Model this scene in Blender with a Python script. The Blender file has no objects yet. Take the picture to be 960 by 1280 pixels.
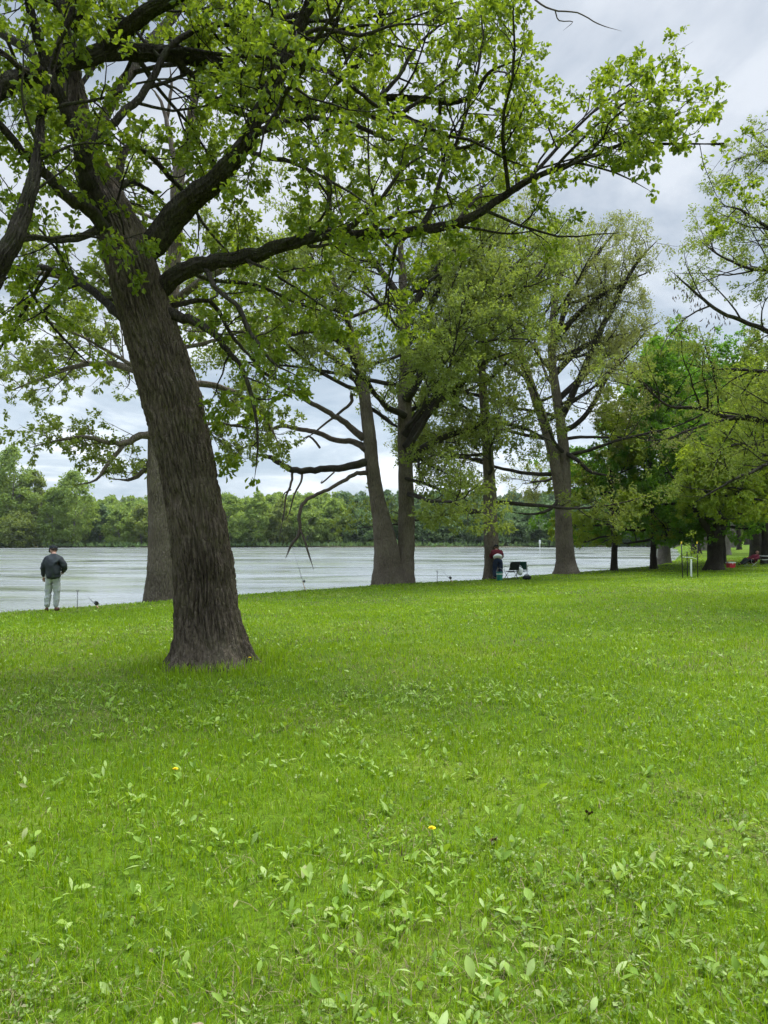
import bpy, bmesh, math, random
import numpy as np
from mathutils import Vector, Matrix

rnd = random.Random(7)
nr = np.random.default_rng(7)
scene = bpy.context.scene
COL = scene.collection
PI = math.pi

# ------------------------------------------------------------------ camera
CZ = 1.62
F = 924.0
TH = math.atan(28 / F)
CT, ST = math.cos(TH), math.sin(TH)

def at(px, py, Y):
    a = (px - 480) / F; b = (640 - py) / F
    dx, dy, dz = a, CT - b * ST, ST + b * CT
    t = Y / dy
    return (dx * t, Y, CZ + dz * t)

def proj(p):
    x, y, z = p[0], p[1], p[2] - CZ
    d = y * CT + z * ST
    if d < 0.3: return (-9999, -9999)
    u = -y * ST + z * CT
    return (480 + F * x / d, 640 - F * u / d)

# ------------------------------------------------------------------ numpy noise
def _hash(ix, iy, iz, seed):
    h = (ix * 374761393 + iy * 668265263 + iz * 2147483647 + seed * 974634077) & 0xffffffff
    h = ((h ^ (h >> 13)) * 1274126177) & 0xffffffff
    h = h ^ (h >> 16)
    return (h & 0xffff) / 65535.0

def vnoise(x, y, z=None, seed=0):
    x = np.asarray(x, float); y = np.asarray(y, float)
    z = np.zeros_like(x) if z is None else np.asarray(z, float)
    ix, iy, iz = np.floor(x).astype(np.int64), np.floor(y).astype(np.int64), np.floor(z).astype(np.int64)
    fx, fy, fz = x - ix, y - iy, z - iz
    fx = fx * fx * (3 - 2 * fx); fy = fy * fy * (3 - 2 * fy); fz = fz * fz * (3 - 2 * fz)
    r = 0
    for a in (0, 1):
        for b in (0, 1):
            for c in (0, 1):
                w = (fx if a else 1 - fx) * (fy if b else 1 - fy) * (fz if c else 1 - fz)
                r = r + w * _hash(ix + a, iy + b, iz + c, seed)
    return r

def fbm(x, y, z=None, o=3, seed=0):
    r = 0; a = 0.5; t = 0
    for i in range(o):
        k = 2.03 ** i
        r = r + a * vnoise(np.asarray(x) * k, np.asarray(y) * k, None if z is None else np.asarray(z) * k, seed + i)
        t += a; a *= 0.5
    return r / t

def sstep(a, b, x):
    t = np.clip((np.asarray(x, float) - a) / (b - a), 0, 1)
    return t * t * (3 - 2 * t)

# ------------------------------------------------------------------ terrain
NEAR = [(-120, -95), (-60, -34), (-10, 19), (0, 30), (5, 33.6), (9, 38.2), (13.5, 43), (18.4, 49), (23, 58), (30, 72), (37, 90), (50, 120), (62, 150), (76, 188)]
FAR = [(66, 200), (20, 193), (-40, 190), (-100, 186), (-170, 165), (-260, 110), (-300, 30)]
RIV = np.array(NEAR + FAR, float)
NN = len(NEAR)

def river_dist(x, y):
    """signed distance to the river outline (+ on land) and whether the nearest bank is the near one"""
    x = np.asarray(x, float); y = np.asarray(y, float)
    best = np.full(x.shape, 1e9); near = np.zeros(x.shape, bool); inside = np.zeros(x.shape, bool)
    n = len(RIV)
    for i in range(n):
        ax, ay = RIV[i]; bx, by = RIV[(i + 1) % n]
        dx, dy = bx - ax, by - ay
        t = np.clip(((x - ax) * dx + (y - ay) * dy) / (dx * dx + dy * dy), 0, 1)
        d = np.hypot(x - ax - t * dx, y - ay - t * dy)
        m = d < best
        best = np.where(m, d, best); near = np.where(m, i < NN - 1, near)
        c = ((ay > y) != (by > y)) & (x < (bx - ax) * (y - ay) / (by - ay + 1e-12) + ax)
        inside ^= c
    return np.where(inside, -best, best), near

WATER_Z = -1.72

def height(x, y):
    x = np.asarray(x, float); y = np.asarray(y, float)
    d, near = river_dist(x, y)
    und = (fbm(x * 0.16, y * 0.16, seed=3) - 0.5) * 0.16 + (fbm(x * 0.7, y * 0.7, seed=9) - 0.5) * 0.045
    lip = d + (fbm(x * 0.35, y * 0.35, seed=5) - 0.5) * 0.5
    land_n = -0.4 * (1 - sstep(0, 13, d)) + und * sstep(0.2, 3, d)
    land_n = land_n + 0.004 * np.maximum(np.hypot(x, y) - 60, 0) * sstep(4, 20, d)
    bank = -0.4 - 2.1 * sstep(0, 2.6, -lip)
    hn = np.where(lip >= 0, land_n, bank)
    hill = 0.115 * np.maximum(d - 25, 0) * (0.6 + 0.4 * sstep(-140, 40, x))
    hill = 14 * (1 - np.exp(-hill / 14)) * 1.25
    hf = np.where(d >= 0, -1.45 + hill + und * 2, -1.45 - 1.1 * sstep(0, 4, -d))
    return np.where(near, hn, hf)

def gz(x, y):
    return float(height(np.array([x]), np.array([y]))[0])

def on_ground(px, Y, dz=0.0):
    x = (px - 480) / F * (Y * CT)
    for _ in range(3):
        z = gz(x, Y)
        x = (px - 480) / F * (Y * CT + (z - CZ) * ST)
    return (x, Y, gz(x, Y) + dz)

# ------------------------------------------------------------------ object helpers
def tag(o, label=None, cat=None, group=None, kind=None):
    if label: o['label'] = label
    if cat: o['category'] = cat
    if group: o['group'] = group
    if kind: o['kind'] = kind
    return o

def empty(name, loc, label=None, cat=None, group=None):
    o = bpy.data.objects.new(name, None)
    o.empty_display_size = 0.2
    o.location = loc
    COL.objects.link(o)
    return tag(o, label, cat, group)

def mesh_np(name, V, quads=None, tris=None, smooth=True, mats=None, mat_idx=None):
    V = np.asarray(V, np.float32).reshape(-1, 3)
    me = bpy.data.meshes.new(name)
    nq = 0 if quads is None else len(quads); nt = 0 if tris is None else len(tris)
    me.vertices.add(len(V)); me.vertices.foreach_set('co', V.ravel())
    loops = []
    starts = []
    if nq: loops.append(np.asarray(quads, np.int32).ravel()); starts.append(np.arange(nq, dtype=np.int32) * 4)
    if nt: loops.append(np.asarray(tris, np.int32).ravel()); starts.append(nq * 4 + np.arange(nt, dtype=np.int32) * 3)
    L = np.concatenate(loops); S = np.concatenate(starts)
    me.loops.add(len(L)); me.loops.foreach_set('vertex_index', L)
    me.polygons.add(nq + nt)
    me.polygons.foreach_set('loop_start', S)
    me.polygons.foreach_set('use_smooth', np.full(nq + nt, smooth))
    for m in (mats or []): me.materials.append(m)
    if mat_idx is not None: me.polygons.foreach_set('material_index', np.asarray(mat_idx, np.int32))
    me.update(calc_edges=True)
    return me

def link(name, me, parent=None, loc=(0, 0, 0), rot=(0, 0, 0)):
    o = bpy.data.objects.new(name, me)
    o.location = loc; o.rotation_euler = rot
    COL.objects.link(o)
    if parent is not None: o.parent = parent
    return o

# ------------------------------------------------------------------ materials
def new_mat(name):
    m = bpy.data.materials.new(name); m.use_nodes = True
    nt = m.node_tree; nt.nodes.clear()
    out = nt.nodes.new('ShaderNodeOutputMaterial')
    return m, nt, out

def N(nt, typ, **kw):
    n = nt.nodes.new(typ)
    for k, v in kw.items():
        if k in n.inputs: n.inputs[k].default_value = v
        else: setattr(n, k, v)
    return n

def ramp(nt, src, stops, interp='LINEAR'):
    r = nt.nodes.new('ShaderNodeValToRGB')
    r.color_ramp.interpolation = interp
    el = r.color_ramp.elements
    while len(el) < len(stops): el.new(0.5)
    for e, (p, c) in zip(el, stops):
        e.position = p; e.color = (*c, 1)
    nt.links.new(src, r.inputs[0])
    return r.outputs[0]

def noise_node(nt, vec, scale, detail=3, rough=0.55, dist=0.0):
    n = nt.nodes.new('ShaderNodeTexNoise')
    n.inputs['Scale'].default_value = scale; n.inputs['Detail'].default_value = detail
    n.inputs['Roughness'].default_value = rough; n.inputs['Distortion'].default_value = dist
    if vec is not None: nt.links.new(vec, n.inputs['Vector'])
    return n

def mapping(nt, vec, scale=(1, 1, 1)):
    m = nt.nodes.new('ShaderNodeMapping'); m.inputs['Scale'].default_value = scale
    nt.links.new(vec, m.inputs['Vector'])
    return m.outputs[0]

def simple_mat(name, col, rough=0.7, spec=0.3, var=0.15, nscale=40, metal=0.0, bump=0.0):
    m, nt, out = new_mat(name)
    p = N(nt, 'ShaderNodeBsdfPrincipled', Roughness=rough, Metallic=metal)
    p.inputs['Specular IOR Level'].default_value = spec
    tc = nt.nodes.new('ShaderNodeTexCoord')
    n = noise_node(nt, tc.outputs['Object'], nscale, 4)
    lo = tuple(c * (1 - var) for c in col); hi = tuple(min(1, c * (1 + var)) for c in col)
    nt.links.new(ramp(nt, n.outputs['Fac'], [(0.3, lo), (0.7, hi)]), p.inputs['Base Color'])
    if bump:
        b = N(nt, 'ShaderNodeBump', Strength=bump, Distance=0.01)
        nt.links.new(n.outputs['Fac'], b.inputs['Height']); nt.links.new(b.outputs[0], p.inputs['Normal'])
    nt.links.new(p.outputs[0], out.inputs[0])
    return m

def leaf_mat(name, stops, trans, tmix=0.4, under=(0.16, 0.2, 0.09), rough=0.5, patch=0.0, spec=0.25, gloss=0.06):
    """leaves: per-leaf hue, pale underside, light passing through the blade"""
    m, nt, out = new_mat(name)
    g = nt.nodes.new('ShaderNodeNewGeometry')
    c = ramp(nt, g.outputs['Random Per Island'], stops)
    mx = nt.nodes.new('ShaderNodeMix'); mx.data_type = 'RGBA'
    mf = N(nt, 'ShaderNodeMath', operation='MULTIPLY'); mf.inputs[1].default_value = 0.22
    nt.links.new(g.outputs['Backfacing'], mf.inputs[0]); nt.links.new(mf.outputs[0], mx.inputs[0])
    nt.links.new(c, mx.inputs[6]); mx.inputs[7].default_value = (*under, 1)
    p = N(nt, 'ShaderNodeBsdfPrincipled', Roughness=rough)
    p.inputs['Specular IOR Level'].default_value = spec
    nt.links.new(mx.outputs[2], p.inputs['Base Color'])
    t = nt.nodes.new('ShaderNodeBsdfTranslucent')
    tm = nt.nodes.new('ShaderNodeMix'); tm.data_type = 'RGBA'; tm.blend_type = 'MIX'; tm.inputs[0].default_value = 0.65
    nt.links.new(c, tm.inputs[6]); tm.inputs[7].default_value = (*trans, 1)
    nt.links.new(tm.outputs[2], t.inputs['Color'])
    ms = nt.nodes.new('ShaderNodeMixShader'); ms.inputs[0].default_value = tmix
    nt.links.new(p.outputs[0], ms.inputs[1]); nt.links.new(t.outputs[0], ms.inputs[2])
    nt.links.new(ms.outputs[0], out.inputs[0])
    return m

def bark_mat(name, dark, light, cell=14.0, bump=1.0, dist=0.03, moss=0.0):
    m, nt, out = new_mat(name)
    tc = nt.nodes.new('ShaderNodeTexCoord')
    v0 = mapping(nt, tc.outputs['Object'], (1, 1, 0.2))
    wob = noise_node(nt, tc.outputs['Object'], 5, 3)
    va = nt.nodes.new('ShaderNodeVectorMath'); va.operation = 'MULTIPLY_ADD'
    nt.links.new(wob.outputs['Color'], va.inputs[0]); va.inputs[1].default_value = (0.12, 0.12, 0.06); nt.links.new(v0, va.inputs[2])
    vo = nt.nodes.new('ShaderNodeTexVoronoi'); vo.feature = 'DISTANCE_TO_EDGE'; vo.inputs['Scale'].default_value = cell
    nt.links.new(va.outputs[0], vo.inputs['Vector'])
    n1 = noise_node(nt, mapping(nt, tc.outputs['Object'], (1, 1, 0.16)), 42, 6, 0.7)
    n2 = noise_node(nt, tc.outputs['Object'], 1.1, 3)
    ad = N(nt, 'ShaderNodeMath', operation='MULTIPLY_ADD'); ad.inputs[1].default_value = 0.6
    nt.links.new(n2.outputs['Fac'], ad.inputs[0]); nt.links.new(n1.outputs['Fac'], ad.inputs[2])
    col = ramp(nt, ad.outputs[0], [(0.55, dark), (0.98, light)])
    if moss:
        gm = nt.nodes.new('ShaderNodeMix'); gm.data_type = 'RGBA'
        n3 = noise_node(nt, tc.outputs['Object'], 2.3, 4)
        fm = ramp(nt, n3.outputs['Fac'], [(0.5, (0, 0, 0)), (0.75, (moss, moss, moss))])
        nt.links.new(fm, gm.inputs[0]); nt.links.new(col, gm.inputs[6]); gm.inputs[7].default_value = (0.075, 0.085, 0.035, 1)
        col = gm.outputs[2]
    p = N(nt, 'ShaderNodeBsdfPrincipled', Roughness=0.95)
    p.inputs['Specular IOR Level'].default_value = 0.12
    nt.links.new(col, p.inputs['Base Color'])
    sm = nt.nodes.new('ShaderNodeMapRange'); sm.interpolation_type = 'SMOOTHSTEP'
    sm.inputs['From Min'].default_value = 0.0; sm.inputs['From Max'].default_value = 0.22
    nt.links.new(vo.outputs['Distance'], sm.inputs['Value'])
    hs = N(nt, 'ShaderNodeMath', operation='MULTIPLY_ADD'); hs.inputs[1].default_value = 0.5
    nt.links.new(n1.outputs['Fac'], hs.inputs[0]); nt.links.new(sm.outputs[0], hs.inputs[2])
    b = N(nt, 'ShaderNodeBump', Strength=bump, Distance=dist)
    nt.links.new(hs.outputs[0], b.inputs['Height']); nt.links.new(b.outputs[0], p.inputs['Normal'])
    nt.links.new(p.outputs[0], out.inputs[0])
    return m

M = {}
M['bark_oak'] = bark_mat('oak_bark', (0.022, 0.016, 0.011), (0.155, 0.122, 0.088), 26, 0.8, 0.012, moss=0.25)
M['bark_dark'] = bark_mat('dark_bark', (0.016, 0.013, 0.010), (0.066, 0.055, 0.042), 16, 0.8, 0.02, moss=0.4)
M['bark_grey'] = bark_mat('grey_bark', (0.060, 0.047, 0.034), (0.215, 0.175, 0.132), 13, 1.0, 0.03)
M['bark_pale'] = bark_mat('pale_bark', (0.09, 0.076, 0.062), (0.24, 0.21, 0.175), 10, 0.9, 0.03)
M['twig'] = simple_mat('twig_bark', (0.024, 0.019, 0.014), 0.9, 0.15, 0.4, 8)
M['twig_grey'] = simple_mat('grey_twig_bark', (0.05, 0.041, 0.032), 0.9, 0.15, 0.4, 8)
M['dead'] = simple_mat('dead_wood', (0.085, 0.066, 0.05), 0.9, 0.15, 0.35, 10)
M['leaf_oak'] = leaf_mat('oak_leaf', [(0, (0.058, 0.098, 0.006)), (0.5, (0.108, 0.165, 0.010)), (1, (0.185, 0.245, 0.020))], (0.40, 0.51, 0.022), 0.45, under=(0.17, 0.22, 0.09))
M['leaf_olive'] = leaf_mat('olive_leaf', [(0, (0.13, 0.14, 0.030)), (0.6, (0.20, 0.21, 0.052)), (1, (0.27, 0.28, 0.10))], (0.40, 0.44, 0.08), 0.42, under=(0.22, 0.24, 0.12))
M['leaf_mid'] = leaf_mat('mid_leaf', [(0, (0.100, 0.138, 0.018)), (0.6, (0.160, 0.205, 0.030)), (1, (0.24, 0.27, 0.065))], (0.38, 0.46, 0.05), 0.44, under=(0.17, 0.21, 0.09))
M['leaf_maple'] = leaf_mat('maple_leaf', [(0, (0.055, 0.135, 0.008)), (0.6, (0.090, 0.19, 0.012)), (1, (0.14, 0.25, 0.02))], (0.26, 0.52, 0.02), 0.44, under=(0.10, 0.16, 0.06))
M['leaf_lime'] = leaf_mat('lime_leaf', [(0, (0.125, 0.185, 0.010)), (0.6, (0.19, 0.26, 0.016)), (1, (0.26, 0.32, 0.03))], (0.46, 0.56, 0.03), 0.46, under=(0.2, 0.26, 0.08))
M['leaf_far'] = leaf_mat('far_leaf', [(0, (0.13, 0.20, 0.030)), (0.6, (0.205, 0.285, 0.048)), (1, (0.28, 0.345, 0.08))], (0.40, 0.52, 0.07), 0.44, under=(0.12, 0.17, 0.07))
M['leaf_far_b'] = leaf_mat('far_leaf_haze_blue', [(0, (0.075, 0.13, 0.036)), (0.6, (0.12, 0.185, 0.054)), (1, (0.17, 0.235, 0.068))], (0.15, 0.25, 0.07), 0.34, under=(0.09, 0.14, 0.07))  # blue of distance haze mixed into the leaf colour
M['catkin'] = simple_mat('dry_catkin', (0.11, 0.075, 0.045), 0.9, 0.1, 0.4, 9)

# ------------------------------------------------------------------ sweeping tubes
def catmull(P, R, per):
    P = np.asarray(P, float); R = np.asarray(R, float)
    n = len(P)
    if n < 3 or per <= 1: return P, R
    Q = np.vstack([2 * P[0] - P[1], P, 2 * P[-1] - P[-2]])
    out = []; ro = []
    for i in range(n - 1):
        p0, p1, p2, p3 = Q[i], Q[i + 1], Q[i + 2], Q[i + 3]
        for k in range(per):
            t = k / per
            out.append(0.5 * ((2 * p1) + (-p0 + p2) * t + (2 * p0 - 5 * p1 + 4 * p2 - p3) * t * t + (-p0 + 3 * p1 - 3 * p2 + p3) * t ** 3))
            ro.append(R[i] * (1 - t) + R[i + 1] * t)
    out.append(P[-1]); ro.append(R[-1])
    return np.array(out), np.array(ro)

class Tubes:
    def __init__(s): s.V = []; s.Q = []; s.T = []; s.n = 0
    def add(s, P, R, k=6, cap=True, mod=None):
        P = np.asarray(P, float); R = np.asarray(R, float); n = len(P)
        T = np.empty_like(P); T[1:-1] = P[2:] - P[:-2]; T[0] = P[1] - P[0]; T[-1] = P[-1] - P[-2]
        T /= np.linalg.norm(T, axis=1)[:, None] + 1e-9
        ref = np.array([0.0, 1, 0]) if abs(T[0][1]) < 0.8 else np.array([1.0, 0, 0])
        u = np.cross(T[0], ref); u /= np.linalg.norm(u)
        U = np.empty_like(P); U[0] = u
        for i in range(1, n):
            u = u - T[i] * np.dot(u, T[i]); l = np.linalg.norm(u)
            u = u / l if l > 1e-6 else U[i - 1]
            U[i] = u
        W = np.cross(T, U)
        a = np.arange(k) * (2 * PI / k)
        rr = R[:, None] * np.ones(k)[None, :]
        if mod is not None: rr = rr * mod(P, a, R)
        ring = P[:, None, :] + rr[:, :, None] * (np.cos(a)[None, :, None] * U[:, None, :] + np.sin(a)[None, :, None] * W[:, None, :])
        s.V.append(ring.reshape(-1, 3))
        idx = s.n + np.arange(n * k).reshape(n, k)
        A = idx[:-1]; B = idx[1:]
        q = np.stack([A, np.roll(A, -1, 1), np.roll(B, -1, 1), B], -1).reshape(-1, 4)
        s.Q.append(q); s.n += n * k
        if cap:
            s.V.append(P[-1:] + T[-1:] * R[-1] * 0.4)
            last = idx[-1]
            s.T.append(np.stack([last, np.roll(last, -1), np.full(k, s.n)], -1)); s.n += 1
            s.V.append(P[:1] - T[:1] * R[0] * 0.4)
            first = idx[0]
            s.T.append(np.stack([np.roll(first, -1), first, np.full(k, s.n)], -1)); s.n += 1
    def mesh(s, name, mat, smooth=True):
        return mesh_np(name, np.vstack(s.V), np.vstack(s.Q), np.vstack(s.T) if s.T else None, smooth, [mat])

# ------------------------------------------------------------------ leaves
def unit(v): return v / (np.linalg.norm(v, axis=-1, keepdims=True) + 1e-9)

def leaf_geo(P, D, Nn, S, wid=0.6, fold=0.18, simple=False):
    """P base points, D blade direction, Nn normal, S length"""
    D = unit(D); Wd = unit(np.cross(D, Nn)); U = np.cross(Wd, D)
    S = S[:, None]
    b = P; t = P + D * S - U * S * 0.16
    if simple:
        l = P + D * S * 0.55 + Wd * S * wid * 0.5 + U * S * fold * 0.5
        r = P + D * S * 0.55 - Wd * S * wid * 0.5 + U * S * fold * 0.5
        V = np.stack([b, r, t, l], 1)
        n = len(P); base = np.arange(n)[:, None] * 4
        return V.reshape(-1, 3), base + np.array([0, 1, 2, 3]), None
    w = wid * 0.5
    l1 = P + D * S * 0.32 + Wd * S * w * 0.62 + U * S * fold * 0.6
    l2 = P + D * S * 0.74 + Wd * S * w + U * S * (fold * 0.7 - 0.05)
    r1 = P + D * S * 0.32 - Wd * S * w * 0.62 + U * S * fold * 0.6
    r2 = P + D * S * 0.74 - Wd * S * w + U * S * (fold * 0.7 - 0.05)
    V = np.stack([b, l1, l2, t, r2, r1], 1)
    n = len(P); base = np.arange(n)[:, None] * 6
    q = np.concatenate([base + np.array([0, 3, 2, 1]), base + np.array([0, 5, 4, 3])], 0)
    return V.reshape(-1, 3), q, None

def rv():
    while True:
        v = (rnd.uniform(-1, 1), rnd.uniform(-1, 1), rnd.uniform(-1, 1))
        l = v[0] ** 2 + v[1] ** 2 + v[2] ** 2
        if 0.05 < l < 1:
            l = math.sqrt(l); return (v[0] / l, v[1] / l, v[2] / l)

def nrm(v):
    l = math.sqrt(v[0] ** 2 + v[1] ** 2 + v[2] ** 2) + 1e-9
    return (v[0] / l, v[1] / l, v[2] / l)

def walk(p, d, L, n, curl, up):
    pts = [p]
    for i in range(n):
        r = rv()
        d = nrm((d[0] + curl * r[0], d[1] + curl * r[1], d[2] + curl * r[2] + up))
        s = L / n
        p = (p[0] + d[0] * s, p[1] + d[1] * s, p[2] + d[2] * s)
        pts.append(p)
    return pts

def in_poly(x, y, poly):
    c = False; n = len(poly); j = n - 1
    for i in range(n):
        xi, yi = poly[i]; xj, yj = poly[j]
        if (yi > y) != (yj > y) and x < (xj - xi) * (y - yi) / (yj - yi) + xi: c = not c
        j = i
    return c

class Tree:
    """grows side branches and leaf clusters on given limbs; coordinates are world metres"""
    def __init__(s, base, keep=None, lv=None, leaf=0.11, per=6, droop=0.25, simple=False, wid=0.6, zmin=None, scat=None):
        s.scat = scat or leaf * .3
        s.base = base; s.keep = keep; s.leaf = leaf; s.per = per; s.droop = droop; s.simple = simple; s.wid = wid
        s.zmin = zmin
        s.lv = lv or [dict(dens=2.1, ratio=0.42, lo=0.8, hi=3.2, ang=(35, 75), n=7, curl=0.28, up=0.03),
                      dict(dens=4.2, ratio=0.45, lo=0.35, hi=1.3, ang=(30, 75), n=5, curl=0.3, up=0.02),
                      dict(dens=6.5, ratio=0.4, lo=0.14, hi=0.5, ang=(30, 70), n=3, curl=0.3, up=0.0)]
        s.trunk = Tubes(); s.limbs = []; s.tw = Tubes(); s.spots = []; s.cat = []
    def ok(s, p):
        if s.zmin is not None and p[2] < s.zmin: return False
        return s.keep is None or s.keep(*proj(p), p)
    def kids(s, P, R, level, tubes, start=0.15, leafy=1.0, dens=1.0, bias=None):
        P = [tuple(q) for q in P]
        seg = [math.dist(P[i], P[i + 1]) for i in range(len(P) - 1)]
        L = sum(seg)
        lv = s.lv[level]
        nk = lv['dens'] * L * dens * (1 - start)
        nk = int(nk) + (rnd.random() < nk - int(nk))
        for j in range(nk):
            t = start + (1 - start) * (j + rnd.random()) / nk
            x = t * L; i = 0
            while i < len(seg) - 1 and x > seg[i]: x -= seg[i]; i += 1
            f = min(1, x / (seg[i] + 1e-9))
            a, b = P[i], P[i + 1]
            p = tuple(a[k] + (b[k] - a[k]) * f for k in range(3))
            r = R[i] * (1 - f) + R[i + 1] * f
            tan = nrm(tuple(b[k] - a[k] for k in range(3)))
            for tr in range(4):
                q = rv(); dt = sum(q[k] * tan[k] for k in range(3))
                pe = nrm(tuple(q[k] - tan[k] * dt for k in range(3)))
                an = math.radians(rnd.uniform(*lv['ang']))
                d = tuple(math.cos(an) * tan[k] + math.sin(an) * pe[k] for k in range(3))
                if bias: d = nrm((d[0] + bias[0], d[1] + bias[1], d[2] + bias[2]))
                Lc = max(lv['lo'], min(lv['hi'], lv['ratio'] * L * (1 - 0.6 * t) * rnd.uniform(0.6, 1.4)))
                if level == 0: Lc = max(lv['lo'], min(lv['hi'], Lc)) * rnd.uniform(0.75, 1.1)
                pts = walk(p, d, Lc, lv['n'], lv['curl'], lv['up'])
                if s.ok(pts[-1]) and s.ok(pts[len(pts) // 2]): break
            else: continue
            rc = min(r * 0.62, Lc * 0.011 + 0.0035)
            radii = [rc * (1 - 0.75 * i / lv['n']) for i in range(lv['n'] + 1)]
            (tubes if level == 0 else s.tw).add(pts, radii, 5 if level == 0 else (4 if level == 1 else 3), cap=False)
            if level + 1 < len(s.lv):
                s.kids(pts, radii, level + 1, tubes, 0.2 if level == 0 else 0.1, leafy, 1.0 if dens >= 1 else math.sqrt(dens), bias if level == 0 else None)
            if leafy > 0 and (level == len(s.lv) - 1 or level == len(s.lv) - 2):
                d2 = nrm(tuple(pts[-1][k] - pts[-2][k] for k in range(3)))
                s.spots.append((*pts[-1], *d2, leafy))
                if level == len(s.lv) - 1 and rnd.random() < 0.55:
                    s.spots.append((*pts[len(pts) // 2], *d2, leafy * 0.7))
    def limb(s, P, R, k=10, per=5, rough=0.04, start=0.15, leafy=1.0, dens=1.0, bias=None, wood='limb', grow=True):
        thick = max(R) > .085 and k >= 12
        P, R = catmull(P, R, per * 4 if thick else per)
        P = P.copy()
        if not thick:
            for i in range(1, len(P) - 1):
                P[i] += np.array(rv()) * min(R[i] * 0.3, rough)
        else:
            for q in range(3): P[:, q] += (fbm(np.arange(len(P)) * .16 + q * 37 + len(s.limbs) * 11, np.zeros(len(P)), o=2) - .5) * np.minimum(R * .5, .06) * sstep(0, 8, np.arange(len(P)))
        t = Tubes(); t.add(P, R, 72 if thick else k, mod=bark_mod(90 + len(s.limbs), flare=0, cells=24, depth=.02, asp=6.0) if thick else None)
        if thick: P, R = P[::3], R[::3]
        s.limbs.append((wood, t))
        if grow:
            s.kids(P, R, 0, t, start, leafy, dens, bias)
            d2 = nrm(tuple(P[-1] - P[-2]))
            if leafy > 0:
                s.spots.append((*P[-1], *d2, leafy))
        return P, R
    def leaves(s):
        A = np.array(s.spots, float)
        cnt = np.maximum(1, np.round(s.per * A[:, 6] * nr.uniform(0.5, 1.4, len(A)))).astype(int)
        idx = np.repeat(np.arange(len(A)), cnt)
        n = len(idx)
        P = A[idx, :3] + nr.normal(0, 1, (n, 3)) * s.scat
        D = unit(nr.normal(0, 1, (n, 3)))
        D = D + A[idx, 3:6] * 0.7; D[:, 2] -= s.droop
        Nn = nr.normal(0, 1, (n, 3)) * 0.75; Nn[:, 2] += 0.8
        S = s.leaf * nr.uniform(0.65, 1.3, n)
        return leaf_geo(P, D, Nn, S, s.wid, simple=s.simple)
    def build(s, name, label, cat, bark, leafm, twig, group=None, limb_bark=None, dead=None):
        e = empty(name, s.base, label, cat, group)
        off = np.array(s.base)
        def put(nm, tb, mat, parent):
            tb.V = [v - off for v in tb.V]
            return link(nm, tb.mesh(nm, mat), parent)
        if s.trunk.n: put('trunk', s.trunk, bark, e)
        for w, t in s.limbs:
            put('limb' if w != 'dead' else 'dead_limb', t, (dead or M['dead']) if w == 'dead' else (limb_bark or bark), e)
        if s.spots:
            V, q, t = s.leaves()
            c = link('crown', mesh_np('crown', V - off, q, t, False, [leafm]), e)
            print(name, 'spots', len(s.spots), 'leaves', len(V) // (4 if s.simple else 6), 'twigs', s.tw.n)
            if s.tw.n: put('twigs', s.tw, twig, c)
        return e

# bark relief cut into the trunk mesh itself
def bark_mod(seed, flare=0.5, flare_h=0.3, z0=0.0, cells=26, depth=0.02, lobes=5, asp=5.0):
    def mod(P, a, R):
        n = len(P); k = len(a)
        zl = P[:, 2] - z0
        arc = np.concatenate([[0], np.cumsum(np.linalg.norm(np.diff(P, axis=0), axis=1))])
        A = np.tile(a[None, :], (n, 1)); Z = np.tile(arc[:, None], (1, k))
        Rm = np.tile(R[:, None], (1, k))
        # stretched plates separated by furrows
        wob = (fbm(np.cos(A) * 3 + 9, np.sin(A) * 3 + 9, Z * 2.2, 3, seed) - 0.5)
        U = A / (2 * PI) * cells + wob * 1.6
        cw = 2 * PI * 0.37 / cells
        Vv = Z / (cw * asp) + (fbm(np.cos(A) * 5, np.sin(A) * 5, Z * 1.3, 2, seed + 3) - 0.5) * 0.8
        iu = np.floor(U).astype(np.int64); iv = np.floor(Vv).astype(np.int64)
        d1 = np.full(U.shape, 9.0); d2 = np.full(U.shape, 9.0)
        for du in (-1, 0, 1):
            for dv in (-1, 0, 1):
                cu = iu + du; cv = iv + dv
                cm = np.mod(cu, cells)
                jx = _hash(cm, cv, cv * 0, seed + 11); jy = _hash(cm, cv, cv * 0 + 5, seed + 17)
                dd = np.hypot(cu + 0.15 + 0.7 * jx - U, (cv + jy - Vv) * 0.62)
                d2 = np.where(dd < d1, d1, np.minimum(d2, dd)); d1 = np.minimum(d1, dd)
        e = sstep(0.02, 0.42, d2 - d1)
        fine = fbm(np.cos(A) * Rm * 60, np.sin(A) * Rm * 60, Z * 22, 3, seed + 23) - 0.5
        big = fbm(np.cos(A) * 1.6 + 4, np.sin(A) * 1.6 + 4, Z * 0.9, 2, seed + 31) - 0.5
        disp = -(1 - e) * depth + fine * depth * 0.7 + big * 0.06 * np.minimum(1, Rm / 0.3)
        fl = flare * np.exp(-np.maximum(zl, 0) / flare_h)[:, None] * (0.40 + 0.60 * np.abs(np.cos(lobes * .5 * A + seed + .9 * np.sin(2 * A))))
        return 1 + disp / Rm + fl
    return mod

def px_path(pts, Y):
    """(px, py, width px, depth offset) -> world points and radii"""
    P = []; R = []
    for q in pts:
        px, py, w = q[:3]; dy = q[3] if len(q) > 3 else 0
        P.append(at(px, py, Y + dy)); R.append(w / 2 / F * (Y + dy))
    if pts[-1][2] <= 4: R[-1] *= .3
    return P, R

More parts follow.
